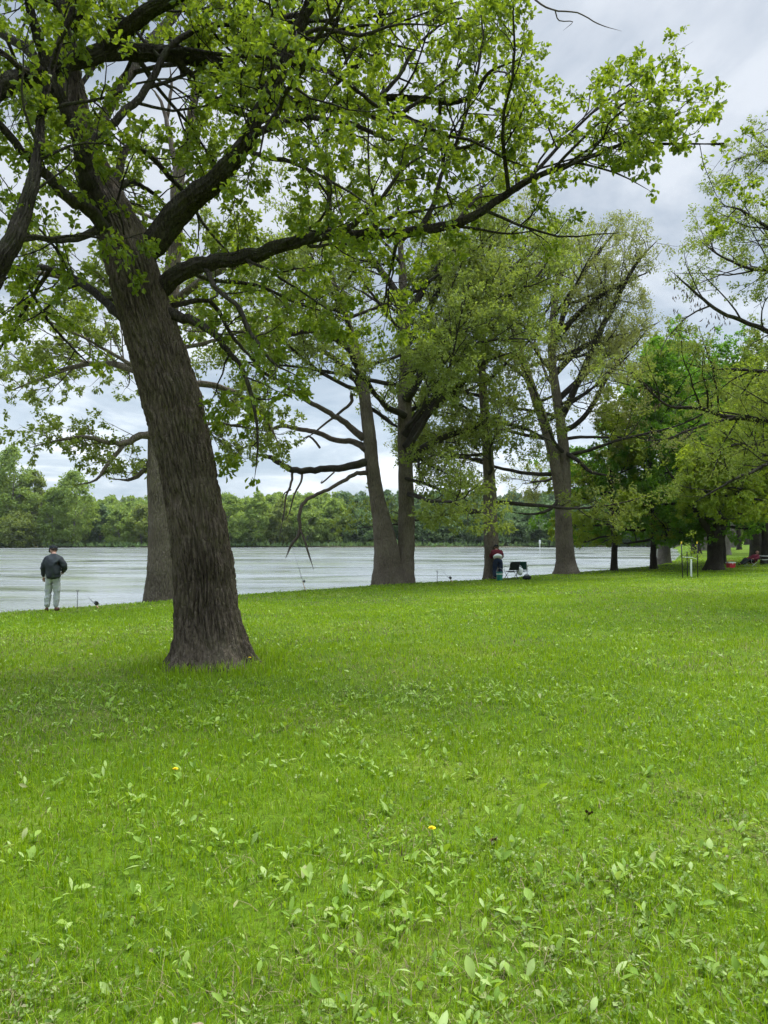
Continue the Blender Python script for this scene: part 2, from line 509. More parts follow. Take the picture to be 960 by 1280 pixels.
# ================================================================== SETTING
def ground_mat():
    m, nt, out = new_mat('lawn_soil')
    tc = nt.nodes.new('ShaderNodeTexCoord')
    big = noise_node(nt, tc.outputs['Object'], 0.28, 4, 0.6)
    mid = noise_node(nt, tc.outputs['Object'], 2.6, 5, 0.65)
    fin = noise_node(nt, tc.outputs['Object'], 38, 4, 0.7)
    a = N(nt, 'ShaderNodeMath', operation='MULTIPLY_ADD'); a.inputs[1].default_value = 0.6
    nt.links.new(mid.outputs['Fac'], a.inputs[0]); nt.links.new(big.outputs['Fac'], a.inputs[2])
    c1 = ramp(nt, a.outputs[0], [(0.55, (0.045, 0.085, 0.006)), (0.8, (0.075, 0.13, 0.008)), (1.05, (0.12, 0.165, 0.020))])
    c2 = ramp(nt, fin.outputs['Fac'], [(0.34, (0.75, 0.62, 0.75)), (0.5, (1.1, 1.08, 0.9)), (0.7, (1.5, 1.5, 1.2))])
    mx = nt.nodes.new('ShaderNodeMix'); mx.data_type = 'RGBA'; mx.blend_type = 'MULTIPLY'; mx.inputs[0].default_value = 1
    nt.links.new(c1, mx.inputs[6]); nt.links.new(c2, mx.inputs[7])
    p = N(nt, 'ShaderNodeBsdfPrincipled', Roughness=0.9)
    p.inputs['Specular IOR Level'].default_value = 0.1
    nt.links.new(mx.outputs[2], p.inputs['Base Color'])
    b = N(nt, 'ShaderNodeBump', Strength=0.7, Distance=0.03)
    nt.links.new(fin.outputs['Fac'], b.inputs['Height']); nt.links.new(b.outputs[0], p.inputs['Normal'])
    nt.links.new(p.outputs[0], out.inputs[0])
    return m

def spaced(lo, hi, step, a, b, grow=1.12):
    v = list(np.arange(lo, hi + 1e-6, step))
    s = step; x = hi
    while x < b: s *= grow; x += s; v.append(min(x, b))
    s = step; x = lo; pre = []
    while x > a: s *= grow; x -= s; pre.append(max(x, a))
    return np.array(sorted(set(pre + v)))

gx = spaced(-26, 46, 0.28, -620, 620); gy = spaced(-3, 74, 0.28, -160, 700)
GX, GY = np.meshgrid(gx, gy)
GZ = height(GX.ravel(), GY.ravel()).reshape(GX.shape)
nx, ny = len(gx), len(gy)
ii = np.arange(nx * ny).reshape(ny, nx)
gq = np.stack([ii[:-1, :-1], ii[:-1, 1:], ii[1:, 1:], ii[1:, :-1]], -1).reshape(-1, 4)
fcx = GX.ravel()[gq].mean(1); fcy = GY.ravel()[gq].mean(1)
fd, fnear = river_dist(fcx, fcy)
M['forest_floor'] = simple_mat('leaf_litter_soil', (0.055, 0.05, 0.028), .95, .1, .4, 2)
g = link('ground', mesh_np('ground', np.stack([GX, GY, GZ], -1).reshape(-1, 3), gq, None, True, [ground_mat(), M['forest_floor']], np.where(fnear, 0, 1)))
tag(g, 'green mown lawn sloping down to the river', kind='structure')

def water_mat():
    m, nt, out = new_mat('river_water')
    tc = nt.nodes.new('ShaderNodeTexCoord')
    p = N(nt, 'ShaderNodeBsdfPrincipled', Roughness=0.06)
    p.inputs['IOR'].default_value = 1.33
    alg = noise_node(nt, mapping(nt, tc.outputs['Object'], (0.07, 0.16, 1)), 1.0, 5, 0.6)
    nt.links.new(ramp(nt, alg.outputs['Fac'], [(0.42, (0.20, 0.212, 0.21)), (0.56, (0.165, 0.178, 0.15)), (0.72, (0.11, 0.13, 0.055))]), p.inputs['Base Color'])  # pale grey stands in for sky reflection, green for algae and reflected trees
    # calm lanes and ruffled lanes drifting across the current
    lane = noise_node(nt, mapping(nt, tc.outputs['Object'], (0.040, 0.13, 1)), 1.0, 5, 0.62, 1.4)
    am = nt.nodes.new('ShaderNodeMapRange'); am.inputs['From Min'].default_value = 0.36; am.inputs['From Max'].default_value = 0.56
    am.inputs['To Min'].default_value = 0.06; am.inputs['To Max'].default_value = 1.0
    nt.links.new(lane.outputs['Fac'], am.inputs['Value'])
    r1 = noise_node(nt, mapping(nt, tc.outputs['Object'], (0.9, 1.5, 1)), 1.6, 4, 0.6, 0.3)
    r2 = noise_node(nt, mapping(nt, tc.outputs['Object'], (0.25, 0.5, 1)), 1.0, 3, 0.5, 0.2)
    h = N(nt, 'ShaderNodeMath', operation='MULTIPLY_ADD'); h.inputs[1].default_value = 0.5
    nt.links.new(r1.outputs['Fac'], h.inputs[0]); nt.links.new(r2.outputs['Fac'], h.inputs[2])
    hm = N(nt, 'ShaderNodeMath', operation='MULTIPLY')
    nt.links.new(h.outputs[0], hm.inputs[0]); nt.links.new(am.outputs[0], hm.inputs[1])
    rr_ = nt.nodes.new('ShaderNodeMapRange'); rr_.inputs['From Min'].default_value = 0.36; rr_.inputs['From Max'].default_value = 0.60
    rr_.inputs['To Min'].default_value = 0.08; rr_.inputs['To Max'].default_value = 0.29
    nt.links.new(lane.outputs['Fac'], rr_.inputs['Value']); nt.links.new(rr_.outputs[0], p.inputs['Roughness'])
    b = N(nt, 'ShaderNodeBump', Strength=1.0, Distance=0.12)
    nt.links.new(h.outputs[0], b.inputs['Height']); nt.links.new(am.outputs[0], b.inputs['Strength'])
    nt.links.new(b.outputs[0], p.inputs['Normal'])
    nt.links.new(p.outputs[0], out.inputs[0])
    return m
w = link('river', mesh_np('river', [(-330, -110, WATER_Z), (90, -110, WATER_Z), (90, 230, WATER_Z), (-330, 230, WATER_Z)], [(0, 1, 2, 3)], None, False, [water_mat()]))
tag(w, 'wide silty river with pale sky reflections partly in its colour', kind='structure')

# ================================================================== TREES NEAR THE CAMERA
SKY_R = [(632, -400), (1400, -400), (1400, -40), (985, 90), (930, 130), (905, 165), (903, 110), (885, 70), (852, 34), (800, 52), (752, 66), (715, 84), (702, 62), (668, 24)]
SKY_R2 = [(690, 238), (735, 225), (790, 212), (842, 262), (838, 200), (868, 222), (900, 210), (885, 262), (862, 300), (836, 335), (800, 300), (740, 268)]

def keep_main(x, y, p):
    if x > 1100 or x < -900: return True if y < 300 else False
    if p[2] < 2.4: return False
    if in_poly(x, y, SKY_R) or in_poly(x, y, SKY_R2): return False
    if y > 330 and x > 640: return False
    if y > 300 and x > 700: return False
    if y > 500 and 345 < x: return False
    if y > 470 and x > 420: return False
    if y > 640: return False
    if y > 520 and x < 150: return False
    if y > 430 and 150 < x < 250: return False
    if 190 < x < 238 and 60 < y < 150: return rnd.random() < 0.25
    return True

YM = 9.4
bx, by, bz = on_ground(264, YM)
T = Tree((bx, by, bz), keep_main, leaf=0.076, per=12, droop=0.3, wid=0.62, scat=.034)
tp = [(264, 856, 84), (264, 832, 82), (262, 800, 80), (258, 760, 76), (253, 700, 74), (246, 650, 72), (237, 600, 71), (227, 550, 73), (215, 500, 76), (200, 450, 71), (184, 400, 66), (165, 335, 66), (149, 288, 60, 0.05), (130, 240, 44, 0.45), (110, 185, 31, 0.9), (95, 120, 25, 1.2), (84, 40, 22, 1.3), (86, -60, 19, 1.3), (95, -190, 20, 1.4), (110, -330, 11, 1.4), (118, -420, 5, 1.4)]
P, R = px_path(tp, YM)
P, R = catmull(P, R, 24)
P[0] = (P[0][0], P[0][1], bz - 0.25)
T.trunk.add(P, R, 320, mod=bark_mod(3, flare=0.60, flare_h=0.24, z0=bz, depth=0.05, cells=40, asp=7.5, lobes=6))
# further upright leader, mostly above the frame
T.kids(P[268:372:6], R[268:372:6], 1, T.tw, 0.0, 1.0, 1.1)
T.kids(P[345::3], R[345::3], 0, T.tw, 0.05, 1.0, 1.0)
LB = dict(k=12)
def ML(pts, **kw):
    P, R = px_path(pts, YM); R = [r * .76 for r in R]
    return T.limb(P, R, **kw)
# right-hand upright limb
ML([(160, 345, 34, .12), (184, 312, 46, .1), (226, 262, 43, -.08), (268, 226, 35, -.3), (300, 188, 30, -.45), (322, 148, 26, -.55), (342, 105, 24, -.65), (360, 62, 22, -.7), (381, 18, 20, -.75), (400, -35, 17, -.8), (425, -110, 13, -.8), (470, -180, 9, -.7), (540, -230, 4, -.6)], k=16, start=0.25)
# long limb reaching right
ML([(180, 392, 28, .08), (206, 356, 32, 0), (250, 332, 27, -.1), (300, 322, 24, 0), (350, 309, 22, .1), (400, 294, 20, .2), (450, 294, 18, .3), (520, 290, 17, .5), (580, 276, 15, .6), (620, 252, 13, .7), (664, 224, 11, .7), (720, 202, 8, .7), (780, 181, 6, .6), (838, 180, 4.5, .5), (905, 180, 2.4, .4)], k=14, start=0.18, dens=1.15)
ML([(610, 258, 8, .7), (652, 230, 7, .9), (690, 192, 6, 1.1), (728, 152, 4.5, 1.2), (780, 110, 3.5, 1.2), (838, 72, 2, 1.2)], k=8, per=3, start=0.1, dens=1.6)
ML([(690, 214, 6, .7), (742, 160, 4, .4), (800, 118, 3, .2), (868, 112, 2, .1)], k=7, per=3, start=0.15, dens=1.6)
ML([(720, 203, 5, .7), (770, 216, 3.5, .5), (815, 240, 2, .4)], k=6, per=3, start=0.2, dens=1.4)
ML([(400, 296, 13, .2), (434, 286, 11, 0), (462, 262, 9, -.2), (478, 246, 7, -.3), (505, 210, 5, -.4), (540, 188, 3, -.5)], k=8, per=4, start=0.2)
ML([(452, 292, 8, .3), (495, 268, 6, 0), (523, 264, 5, -.2), (580, 252, 3, -.4)], k=7, per=3, start=0.2, dens=.9)
ML([(560, 280, 6, .6), (600, 287, 5, .9), (640, 292, 3.5, 1.1), (684, 286, 2, 1.2)], k=6, per=3, start=0.2, dens=.7)
# low right limb with hanging shoots
ML([(206, 392, 22), (236, 399, 16, -.15), (262, 412, 13, -.3), (285, 438, 10, -.45), (304, 466, 8, -.5), (318, 508, 6, -.55), (322, 560, 3.5, -.5), (318, 600, 2, -.5)], k=9, per=4, start=0.2, dens=1.3)
ML([(256, 336, 9, -.1), (272, 362, 8, -.5), (298, 384, 7, -.8), (310, 410, 6.5, -.9), (326, 434, 6, -1), (342, 454, 5, -1), (372, 470, 3.5, -1)], k=7, per=4, start=0.2, dens=1.1)
ML([(206, 384, 11, .1), (262, 377, 8, .5), (290, 420, 6, .8), (304, 436, 5, .9), (330, 470, 3, 1), (338, 520, 2, 1)], k=6, per=3, start=0.25)
ML([(222, 330, 8, .3), (262, 350, 7, .9), (320, 356, 6, 1.5), (372, 380, 5, 1.9), (430, 396, 3, 2.2)], k=6, per=3, start=0.2, dens=1.2)
# sub-limbs of the upright limb
ML([(318, 166, 13, -.5), (352, 154, 11, -.3), (382, 146, 10, -.1), (412, 150, 9, .1), (436, 154, 8, .3), (480, 171, 7, .5), (519, 186, 6, .6), (566, 186, 5, .7), (600, 178, 4, .8), (662, 158, 2, .8)], k=8, per=4, start=0.2, dens=1.1)
ML([(306, 186, 9, -.4), (332, 197, 8, -.7), (364, 202, 7, -.9), (398, 219, 5.5, -1.1), (440, 242, 4, -1.3), (470, 262, 2.5, -1.4)], k=7, per=4, start=0.2, dens=1.1)
ML([(352, 78, 10, -.7), (400, 84, 8, -.4), (440, 108, 7, -.1), (470, 132, 6.5, .1), (519, 154, 6, .3), (562, 170, 5, .5), (592, 177, 4.5, .6), (632, 199, 4, .7), (664, 210, 2.5, .8)], k=7, per=4, start=0.2, dens=.9)
ML([(366, 50, 8, -.7), (400, 36, 7, -1), (450, 44, 6, -1.2), (500, 30, 4, -1.4), (560, 34, 2.5, -1.5)], k=7, per=3, start=0.2, dens=1.2)
# dark upright stems at the left of the crown
ML([(158, 345, 26, 0), (134, 286, 36, -.12), (116, 246, 34, -.3), (104, 200, 30, -.5), (88, 145, 24, -.65), (66, 105, 21, -.75), (52, 62, 18, -.85), (40, 20, 15, -.95), (28, -40, 12, -1.1), (10, -120, 7, -1.3), (-20, -190, 3, -1.4)], k=14, start=0.3)
ML([(104, 196, 20, -.55), (122, 172, 15, -.5), (150, 145, 13, -.4), (182, 112, 12, -.2), (206, 68, 11, 0), (232, 44, 10, .15), (262, 31, 9, .3), (330, 28, 8, .5), (400, 26, 6, .7), (466, 20, 4, .9), (540, 6, 2, 1)], k=9, per=4, start=0.15, dens=1.1)
ML([(66, 108, 14, -.75), (45, 97, 11, -1), (20, 80, 10, -1.2), (-10, 58, 8, -1.4), (-80, 20, 4, -1.8)], k=8, per=4, start=0.2, dens=1.2)
ML([(140, 300, 20, -.05), (116, 268, 23, -.4), (84, 246, 19, -.7), (60, 222, 17, -.9), (34, 196, 15, -1.1), (0, 158, 13, -1.3), (-50, 110, 10, -1.7), (-130, 60, 5, -2.2)], k=10, per=4, start=0.15, dens=1.2)
ML([(128, 284, 16, -.2), (96, 298, 10, -.6), (70, 301, 9, -.9), (40, 298, 7, -1.2), (0, 310, 5, -1.5), (-40, 318, 3, -1.7)], k=8, per=4, start=0.2, dens=1.0)
ML([(160, 400, 24), (136, 382, 14, .2), (112, 360, 13, .5), (84, 344, 12, .8), (60, 336, 11, 1.0), (24, 334, 9, 1.3), (-30, 346, 7, 1.6), (-100, 390, 4, 2)], k=9, per=4, start=0.12, dens=1.3, bias=(0, 0, -.12))
ML([(62, 337, 8, 1), (40, 372, 6, 1.2), (10, 420, 4.5, 1.4), (-20, 470, 2.5, 1.6)], k=7, per=3, start=0.1, dens=1.4, bias=(0, 0, -.15))
ML([(24, 334, 7, 1.3), (60, 400, 5, 1.6), (96, 440, 3.5, 1.8), (120, 462, 2, 1.9)], k=7, per=3, start=0.15, dens=1.3)
ML([(134, 250, 18, .4), (160, 186, 12, 1.0), (182, 190, 10, 1.3), (205, 214, 9, 1.5), (232, 244, 7, 1.7), (262, 290, 5, 1.9), (300, 330, 3, 2.1)], k=8, per=4, start=0.2, dens=1.1)
ML([(132, 244, 16, .44), (160, 226, 10, .9), (180, 234, 8, 1.2), (200, 250, 6, 1.5), (240, 300, 4, 1.9)], k=7, per=4, start=0.25, dens=.9)
# limbs behind and overhead that carry the rest of the crown
ML([(109, 190, 22, .88), (150, 110, 18, 1.8), (215, 20, 16, 3.0), (290, -60, 11, 4.0), (380, -120, 5, 4.6)], k=9, per=4, start=0.2, dens=1.0)
ML([(86, 40, 22, 1.2), (150, -60, 18, .2), (220, -180, 13, -1.0), (300, -330, 7, -2), (380, -500, 3, -2.6)], k=9, per=4, start=0.2)
ML([(84, 20, 20, 1.2), (0, -80, 16, 1.4), (-110, -160, 11, 1.6), (-260, -220, 5, 1.8)], k=9, per=4, start=0.2)
ML([(96, 130, 19, 1.16), (30, 60, 16, 2.2), (-50, 20, 13, 3.4), (-160, 0, 7, 4.6)], k=9, per=4, start=0.2)
# bare broken twig hanging into the top of the frame
ML([(425, -110, 8, -.8), (540, -150, 6, -1.2), (620, -70, 4, -1.6), (662, -8, 3.4, -1.8), (690, 12, 2.8, -1.9), (722, 16, 2.3, -1.9), (748, 30, 1.9, -1.9), (777, 39, 1.0, -1.9)], k=6, per=4, grow=False, wood='dead')
ML([(694, 13, 2.4, -1.9), (699, 26, 2, -1.85), (716, 27, 1.5, -1.85), (704, 38, 1, -1.85)], k=5, per=3, grow=False, wood='dead')
T.build('oak_tree', 'large leaning oak with a thick furrowed trunk in the foreground lawn', 'tree', M['bark_oak'], M['leaf_oak'], M['twig'], limb_bark=M['bark_dark'])

# ---- neighbour whose trunk stands outside the frame on the left
def keep_left(x, y, p):
    if y > 420 or p[2] < 2.6: return False
    if in_poly(x, y, SKY_R): return False
    if 190 < x < 238 and 60 < y < 150: return rnd.random() < 0.25
    return x < 690
YB = 7.6
bb = on_ground(-215, YB)
T = Tree(bb, keep_left, leaf=0.076, per=11, droop=0.3, wid=0.62, scat=.034)
P, R = px_path([(-215, 900, 84), (-200, 830, 78), (-165, 700, 72), (-135, 560, 66), (-118, 430, 62), (-108, 330, 56), (-96, 230, 48), (-84, 120, 38), (-80, 0, 28), (-90, -140, 18), (-100, -260, 6)], YB)
P, R = catmull(P, R, 9); P[0][2] = bb[2] - .25
T.trunk.add(P, R, 72, mod=bark_mod(8, z0=bb[2], cells=26, depth=.02))
T.kids(P[60:], R[60:], 0, T.tw, .05)
def BL(pts, **kw):
    P, R = px_path(pts, YB); R = [r * .86 for r in R]; return T.limb(P, R, **kw)
BL([(-120, 470, 44), (-62, 418, 38, -.1), (-12, 350, 33, -.15), (16, 298, 28, -.1), (36, 244, 22, 0), (48, 196, 16, .15), (52, 140, 12, .3), (66, 80, 9, .5), (90, 10, 7, .7), (120, -80, 4, .9)], k=16, start=0.3, dens=1.3)
BL([(-100, 240, 40), (-60, 160, 34, .3), (-2, 112, 31, .6), (38, 94, 27, .9), (76, 82, 26, 1.2), (130, 66, 27, 1.5), (198, 66, 24, 1.9), (258, 76, 20, 2.3), (296, 92, 17, 2.6), (324, 110, 15, 2.8), (346, 121, 14, 3), (387, 134, 13, 3.2), (442, 134, 12, 3.4), (480, 123, 10.5, 3.5), (530, 124, 9, 3.6), (566, 128, 8, 3.6), (594, 117, 7, 3.6), (612, 90, 5, 3.5), (650, 74, 3, 3.4)], k=14, per=5, start=0.25, dens=1.1)
BL([(120, 68, 26, 1.5), (150, 42, 25, 1.4), (180, 18, 23, 1.2), (224, -8, 20, 1), (290, -60, 14, .8), (380, -120, 6, .6)], k=12, per=4, start=0.2)
BL([(215, 72, 15, 2), (236, 92, 12, 2.2), (256, 118, 10, 2.4), (280, 128, 9, 2.6), (300, 143, 8, 2.8), (330, 142, 5, 3), (370, 130, 3, 3.2)], k=8, per=4, start=0.2)
BL([(240, 62, 15, 2.2), (268, 8, 13, 2.3), (300, 22, 12, 2.5), (332, 30, 10, 2.7), (380, 18, 7, 3), (470, 50, 5, 3.3), (540, 68, 3, 3.5)], k=8, per=4, start=0.2, dens=1.1)
BL([(440, 134, 9, 3.4), (480, 150, 7, 3.2), (510, 136, 6, 3.1), (556, 102, 5, 3.2), (575, 80, 4, 3.3), (602, 40, 2, 3.4)], k=7, per=4, start=0.15, dens=1.2)
BL([(470, 126, 7, 3.5), (498, 96, 6, 3.7), (520, 60, 5, 3.9), (560, 26, 3.5, 4), (620, 20, 2, 4)], k=7, per=4, start=0.15, dens=1.4)
T.build('oak_tree', 'oak standing outside the left edge, its mossy limbs crossing behind the leaning oak', 'tree', M['bark_oak'], M['leaf_oak'], M['twig'], limb_bark=M['bark_dark'])

# ---- oak on the bank right behind the leaning oak
def mk_keep(polys, zmin=3.2, ymax=None, fn=None):
    def k(x, y, p):
        if p[2] < zmin: return False
        if ymax is not None and y > ymax: return False
        for q in polys:
            if in_poly(x, y, q): return False
        if fn is not None and not fn(x, y): return False
        return True
    return k

MIDLV = [dict(dens=2.0, ratio=0.42, lo=1.0, hi=3.8, ang=(30, 70), n=7, curl=0.26, up=0.05),
         dict(dens=3.8, ratio=0.45, lo=0.5, hi=1.6, ang=(30, 70), n=4, curl=0.3, up=0.03),
         dict(dens=4.4, ratio=0.4, lo=0.22, hi=0.7, ang=(30, 70), n=2, curl=0.3, up=0.0)]

def auto_limbs(T, P, R, n, t0, length, el=(10, 45), dens=1.0, rs=0.5, curl=0.16, up=0.03, az0=None, wood='limb', k=8, start=.2, t1=0.97):
    """limbs spiralling up a stem; length(t) metres; el = elevation in degrees at the bottom and the top"""
    P = np.asarray(P); R = np.asarray(R)
    arc = np.concatenate([[0], np.cumsum(np.linalg.norm(np.diff(P, axis=0), axis=1))]); Lt = arc[-1]
    az = rnd.uniform(0, 2 * PI) if az0 is None else az0
    for j in range(n):
        t = t0 + (t1 - t0) * (j + rnd.uniform(0.1, 0.9)) / n
        x = t * Lt
        p = tuple(np.interp(x, arc, P[:, q]) for q in range(3)); r = float(np.interp(x, arc, R))
        az += 2.4 + rnd.uniform(-.5, .5)
        u = (t - t0) / (t1 - t0)
        e = math.radians(el[0] + (el[1] - el[0]) * u + rnd.uniform(-10, 10))
        L = length(u) * rnd.uniform(.75, 1.15)
        if L < .6: continue
        for tr in range(5):
            d = (math.cos(az) * math.cos(e), math.sin(az) * math.cos(e), math.sin(e))
            pts = walk(p, d, L, 6, curl, up)
            if T.ok(pts[-1]) and T.ok(pts[3]): break
            az += 1.1; L *= .9
        else: continue
        r1 = min(r * .6, 0.0085 * L + 0.012 + r * rs * .18)
        rr = [r1 * (1 - .85 * i / 6) + .004 for i in range(7)]
        T.limb(pts, rr, k=k, per=3, rough=.02, start=start, dens=dens, wood=wood)

Y3 = 23.5
b3 = on_ground(199, Y3)
T = Tree(b3, mk_keep([[(-60, 615), (340, 615), (340, 800), (-60, 800)], [(205, 70), (262, 70), (262, 165), (205, 165)]], 3.6, fn=lambda x, y: x < 420), MIDLV, leaf=0.13, per=12, simple=True, wid=.55)
P, R = px_path([(199, 765, 38), (199, 748, 38), (201, 725, 36), (202, 690, 33), (201, 640, 31), (199, 590, 30), (200, 520, 28), (205, 450, 26), (212, 380, 23), (219, 300, 19), (222, 230, 16), (236, 170, 12), (242, 130, 10), (246, 92, 7), (252, 70, 3)], Y3)
P, R = catmull(P, R, 6); P[0][2] = b3[2] - .3
T.trunk.add(P, R, 40, mod=bark_mod(12, flare=.35, flare_h=.3, z0=b3[2], cells=22, depth=.02))
def L3(pts, **kw):
    P, R = px_path(pts, Y3); return T.limb(P, R, **kw)
L3([(200, 545, 13), (181, 543, 10, -.3), (156, 554, 8, -.6), (131, 552, 6, -.9), (103, 546, 5, -1.2), (66, 552, 3, -1.4), (36, 560, 2, -1.5)], k=8, per=4, start=.15, dens=2)
L3([(156, 554, 6, -.6), (136, 578, 5, -.8), (120, 600, 3.5, -1), (96, 606, 2, -1.1)], k=6, per=3, start=.2, dens=1.3)
L3([(200, 560, 9), (178, 590, 6, .5), (160, 600, 4, 1), (140, 598, 2, 1.2)], k=6, per=3, start=.2, dens=1.8)
L3([(204, 480, 12), (160, 460, 9, 1), (110, 455, 7, 2), (60, 470, 5, 3), (10, 490, 3, 4)], k=8, per=4, start=.2, dens=1.8)
L3([(203, 500, 11), (250, 480, 9, .8), (290, 490, 7, 1.3), (330, 520, 5, 1.6), (350, 560, 3, 1.6)], k=8, per=4, start=.2, dens=1.6)
L3([(208, 420, 11), (150, 380, 9, -1), (90, 350, 7, -2), (30, 340, 5, -3), (-40, 350, 3, -4)], k=8, per=4, start=.15, dens=1.6)
L3([(212, 380, 11), (270, 340, 9, -.8), (330, 330, 7, -1.5), (390, 340, 5, -2), (440, 370, 3, -2.3)], k=8, per=4, start=.15, dens=1.6)
for q in ([(222, 225, 9), (213, 175, 7, .2), (206, 140, 5, .4), (196, 118, 3, .5), (186, 108, 2, .5)], [(208, 150, 5, .4), (214, 110, 4, .6), (212, 80, 2, .7)], [(234, 172, 7), (240, 130, 6, -.3), (262, 104, 5, -.5), (276, 88, 2, -.6)], [(230, 195, 7), (255, 150, 5, -.6), (268, 120, 4, -.8), (290, 100, 2, -1)], [(246, 160, 4), (258, 130, 3), (262, 136, 2)]):
    L3(q, k=7, per=4, grow=False, wood='dead')
auto_limbs(T, P[30:66], R[30:66], 9, 0.1, lambda u: 6 - 2.5 * u, (5, 40), dens=1.3)
T.build('oak_tree', 'oak on the river bank half hidden behind the leaning oak', 'tree', M['bark_grey'], M['leaf_mid'], M['twig_grey'])

# ---- twin-stemmed oak on the bank
Y4 = 31.0
b4 = on_ground(492, Y4)
WIN4 = [(215, 600), (452, 590), (470, 640), (520, 662), (600, 672), (600, 760), (215, 760)]
WIN4b = [(318, 480), (440, 470), (452, 530), (452, 600), (318, 620)]
SKY4 = [(690, -50), (1000, -50), (1000, 330), (815, 330), (760, 262), (690, 250)]
def fn4(x, y):
    if in_poly(x, y, WIN4b): return rnd.random() < .12
    return True
T = Tree(b4, mk_keep([WIN4, SKY4, [(445, 585), (520, 585), (520, 720), (445, 720)]], 1.7, 668, fn4), MIDLV, leaf=0.145, per=9, simple=True, wid=.52, scat=.08)
PL, RL = px_path([(486, 745, 48), (486, 722, 46), (485, 705, 40), (482, 680, 32), (476, 645, 24), (471, 622, 21), (465, 580, 19), (461, 540, 18), (457, 507, 17), (453, 480, 16), (446, 445, 12), (436, 405, 9), (420, 360, 6), (405, 310, 3)], Y4)
RL = [r * .92 for r in RL]; PL, RL = catmull(PL, RL, 6); PL[0][2] = b4[2] - .3
T.trunk.add(PL, RL, 48, mod=bark_mod(21, flare=.22, flare_h=.3, z0=b4[2], cells=22, depth=.022))
PR, RR = px_path([(504, 745, 34, -.1), (504, 722, 32, -.1), (506, 700, 26, -.05), (508, 680, 23), (508, 640, 22), (507, 600, 21), (506, 550, 20), (506, 500, 19), (507, 450, 17), (505, 400, 14), (503, 342, 11), (500, 300, 7), (498, 250, 3)], Y4 + .25)
RR = [r * .92 for r in RR]; PR, RR = catmull(PR, RR, 6); PR[0][2] = b4[2] - .3
T.trunk.add(PR, RR, 44, mod=bark_mod(25, flare=.3, flare_h=.3, z0=b4[2], cells=22, depth=.022))
def L4(pts, **kw):
    P, R = px_path(pts, Y4); return T.limb(P, R, **kw)
L4([(455, 548, 10), (436, 532, 8), (418, 520, 7, -.3), (396, 508, 6, -.5), (372, 492, 5.5, -.7), (350, 478, 5, -.9), (324, 462, 4, -1.1), (304, 450, 3, -1.2)], k=8, per=4, grow=False, wood='dead')
L4([(458, 562, 10), (442, 553, 8, .3), (420, 550, 7, .6), (398, 541, 6.5, .9), (378, 537, 6, 1.1), (352, 533, 5, 1.3), (338, 538, 4, 1.4), (324, 552, 2.5, 1.5)], k=8, per=4, grow=False, wood='dead')
L4([(460, 578, 11), (430, 584, 9, -.4), (400, 587, 8.5, -.8), (370, 588, 8, -1.1), (352, 580, 7, -1.3), (338, 572, 6, -1.4), (316, 567, 3, -1.5)], k=8, per=5, start=.45, dens=.8)
L4([(462, 590, 7), (446, 592, 5.5, -.5), (428, 602, 5, -.9), (410, 612, 4.6, -1.3), (392, 620, 4.6, -1.6), (378, 630, 4.8, -1.8), (374, 645, 4.4, -1.9), (375, 660, 4, -1.9), (370, 674, 3.6, -1.9), (363, 683, 3.2, -1.9), (357, 698, 2, -1.9)], k=7, per=4, grow=False, wood='dead')
L4([(375, 660, 3, -1.9), (381, 676, 2.6, -2), (386, 692, 2.4, -2), (392, 712, 1.6, -2)], k=6, per=3, grow=False, wood='dead')
for q in ([(366, 588, 3.4, -1.1), (364, 604, 3, -1.2), (358, 620, 2.4, -1.3), (354, 645, 1.8, -1.3), (349, 672, 1.2, -1.3)], [(378, 588, 3, -1), (376, 602, 2.6, -1.1), (368, 618, 2.2, -1.1), (362, 640, 1.5, -1.1), (354, 655, 1, -1.1)], [(364, 612, 2, -1.2), (356, 616, 1.6, -1.2), (352, 626, 1.1, -1.2)], [(400, 560, 3, .4), (386, 545, 2.6, .2), (372, 556, 1.6, 0)], [(440, 492, 5), (438, 505, 4), (424, 516, 3.4, .3), (400, 535, 2.5, .5), (378, 552, 1.6, .7)], [(418, 590, 2), (402, 604, 2), (403, 600, 1)]):
    L4(q, k=6, per=3, grow=False, wood='dead')
L4([(453, 485, 10), (440, 470, 8, .3), (424, 452, 7, .6), (404, 440, 6, 1), (378, 436, 5, 1.4), (350, 444, 3, 1.8)], k=8, per=4, start=.2, dens=1.4)
L4([(450, 462, 9), (430, 430, 8, -.8), (400, 415, 7, -1.6), (366, 418, 6, -2.3), (330, 430, 4, -2.8), (300, 436, 2, -3)], k=8, per=4, start=.2, dens=1.4)
L4([(507, 560, 12), (528, 527, 10, -.4), (546, 506, 9.5, -.7), (566, 490, 8.5, -1), (586, 470, 7, -1.3), (606, 452, 5, -1.5), (640, 440, 3, -1.7)], k=9, per=4, start=.2, dens=1.3)
L4([(507, 545, 12), (526, 512, 10, .5), (548, 494, 9, 1), (566, 474, 7, 1.4), (580, 440, 6, 1.7), (600, 410, 3, 2)], k=9, per=4, start=.2, dens=1.3)
L4([(507, 470, 11), (530, 446, 9, -.6), (546, 426, 8, -1), (564, 394, 7, -1.3), (592, 370, 6.5, -1.6), (624, 371, 6, -1.8), (650, 363, 5, -2), (676, 340, 3, -2.1), (700, 300, 2, -2.2)], k=9, per=4, start=.2, dens=1.3)
L4([(506, 430, 10), (528, 402, 8, .6), (546, 368, 7, 1), (562, 342, 6, 1.3), (590, 325, 4, 1.6), (630, 300, 2, 1.8)], k=8, per=4, start=.2, dens=1.4)
L4([(507, 575, 10), (540, 552, 8, .6), (575, 540, 7, 1), (607, 529, 6, 1.4), (650, 534, 5, 1.8), (690, 552, 3, 2.1)], k=8, per=4, start=.2, dens=1.5)
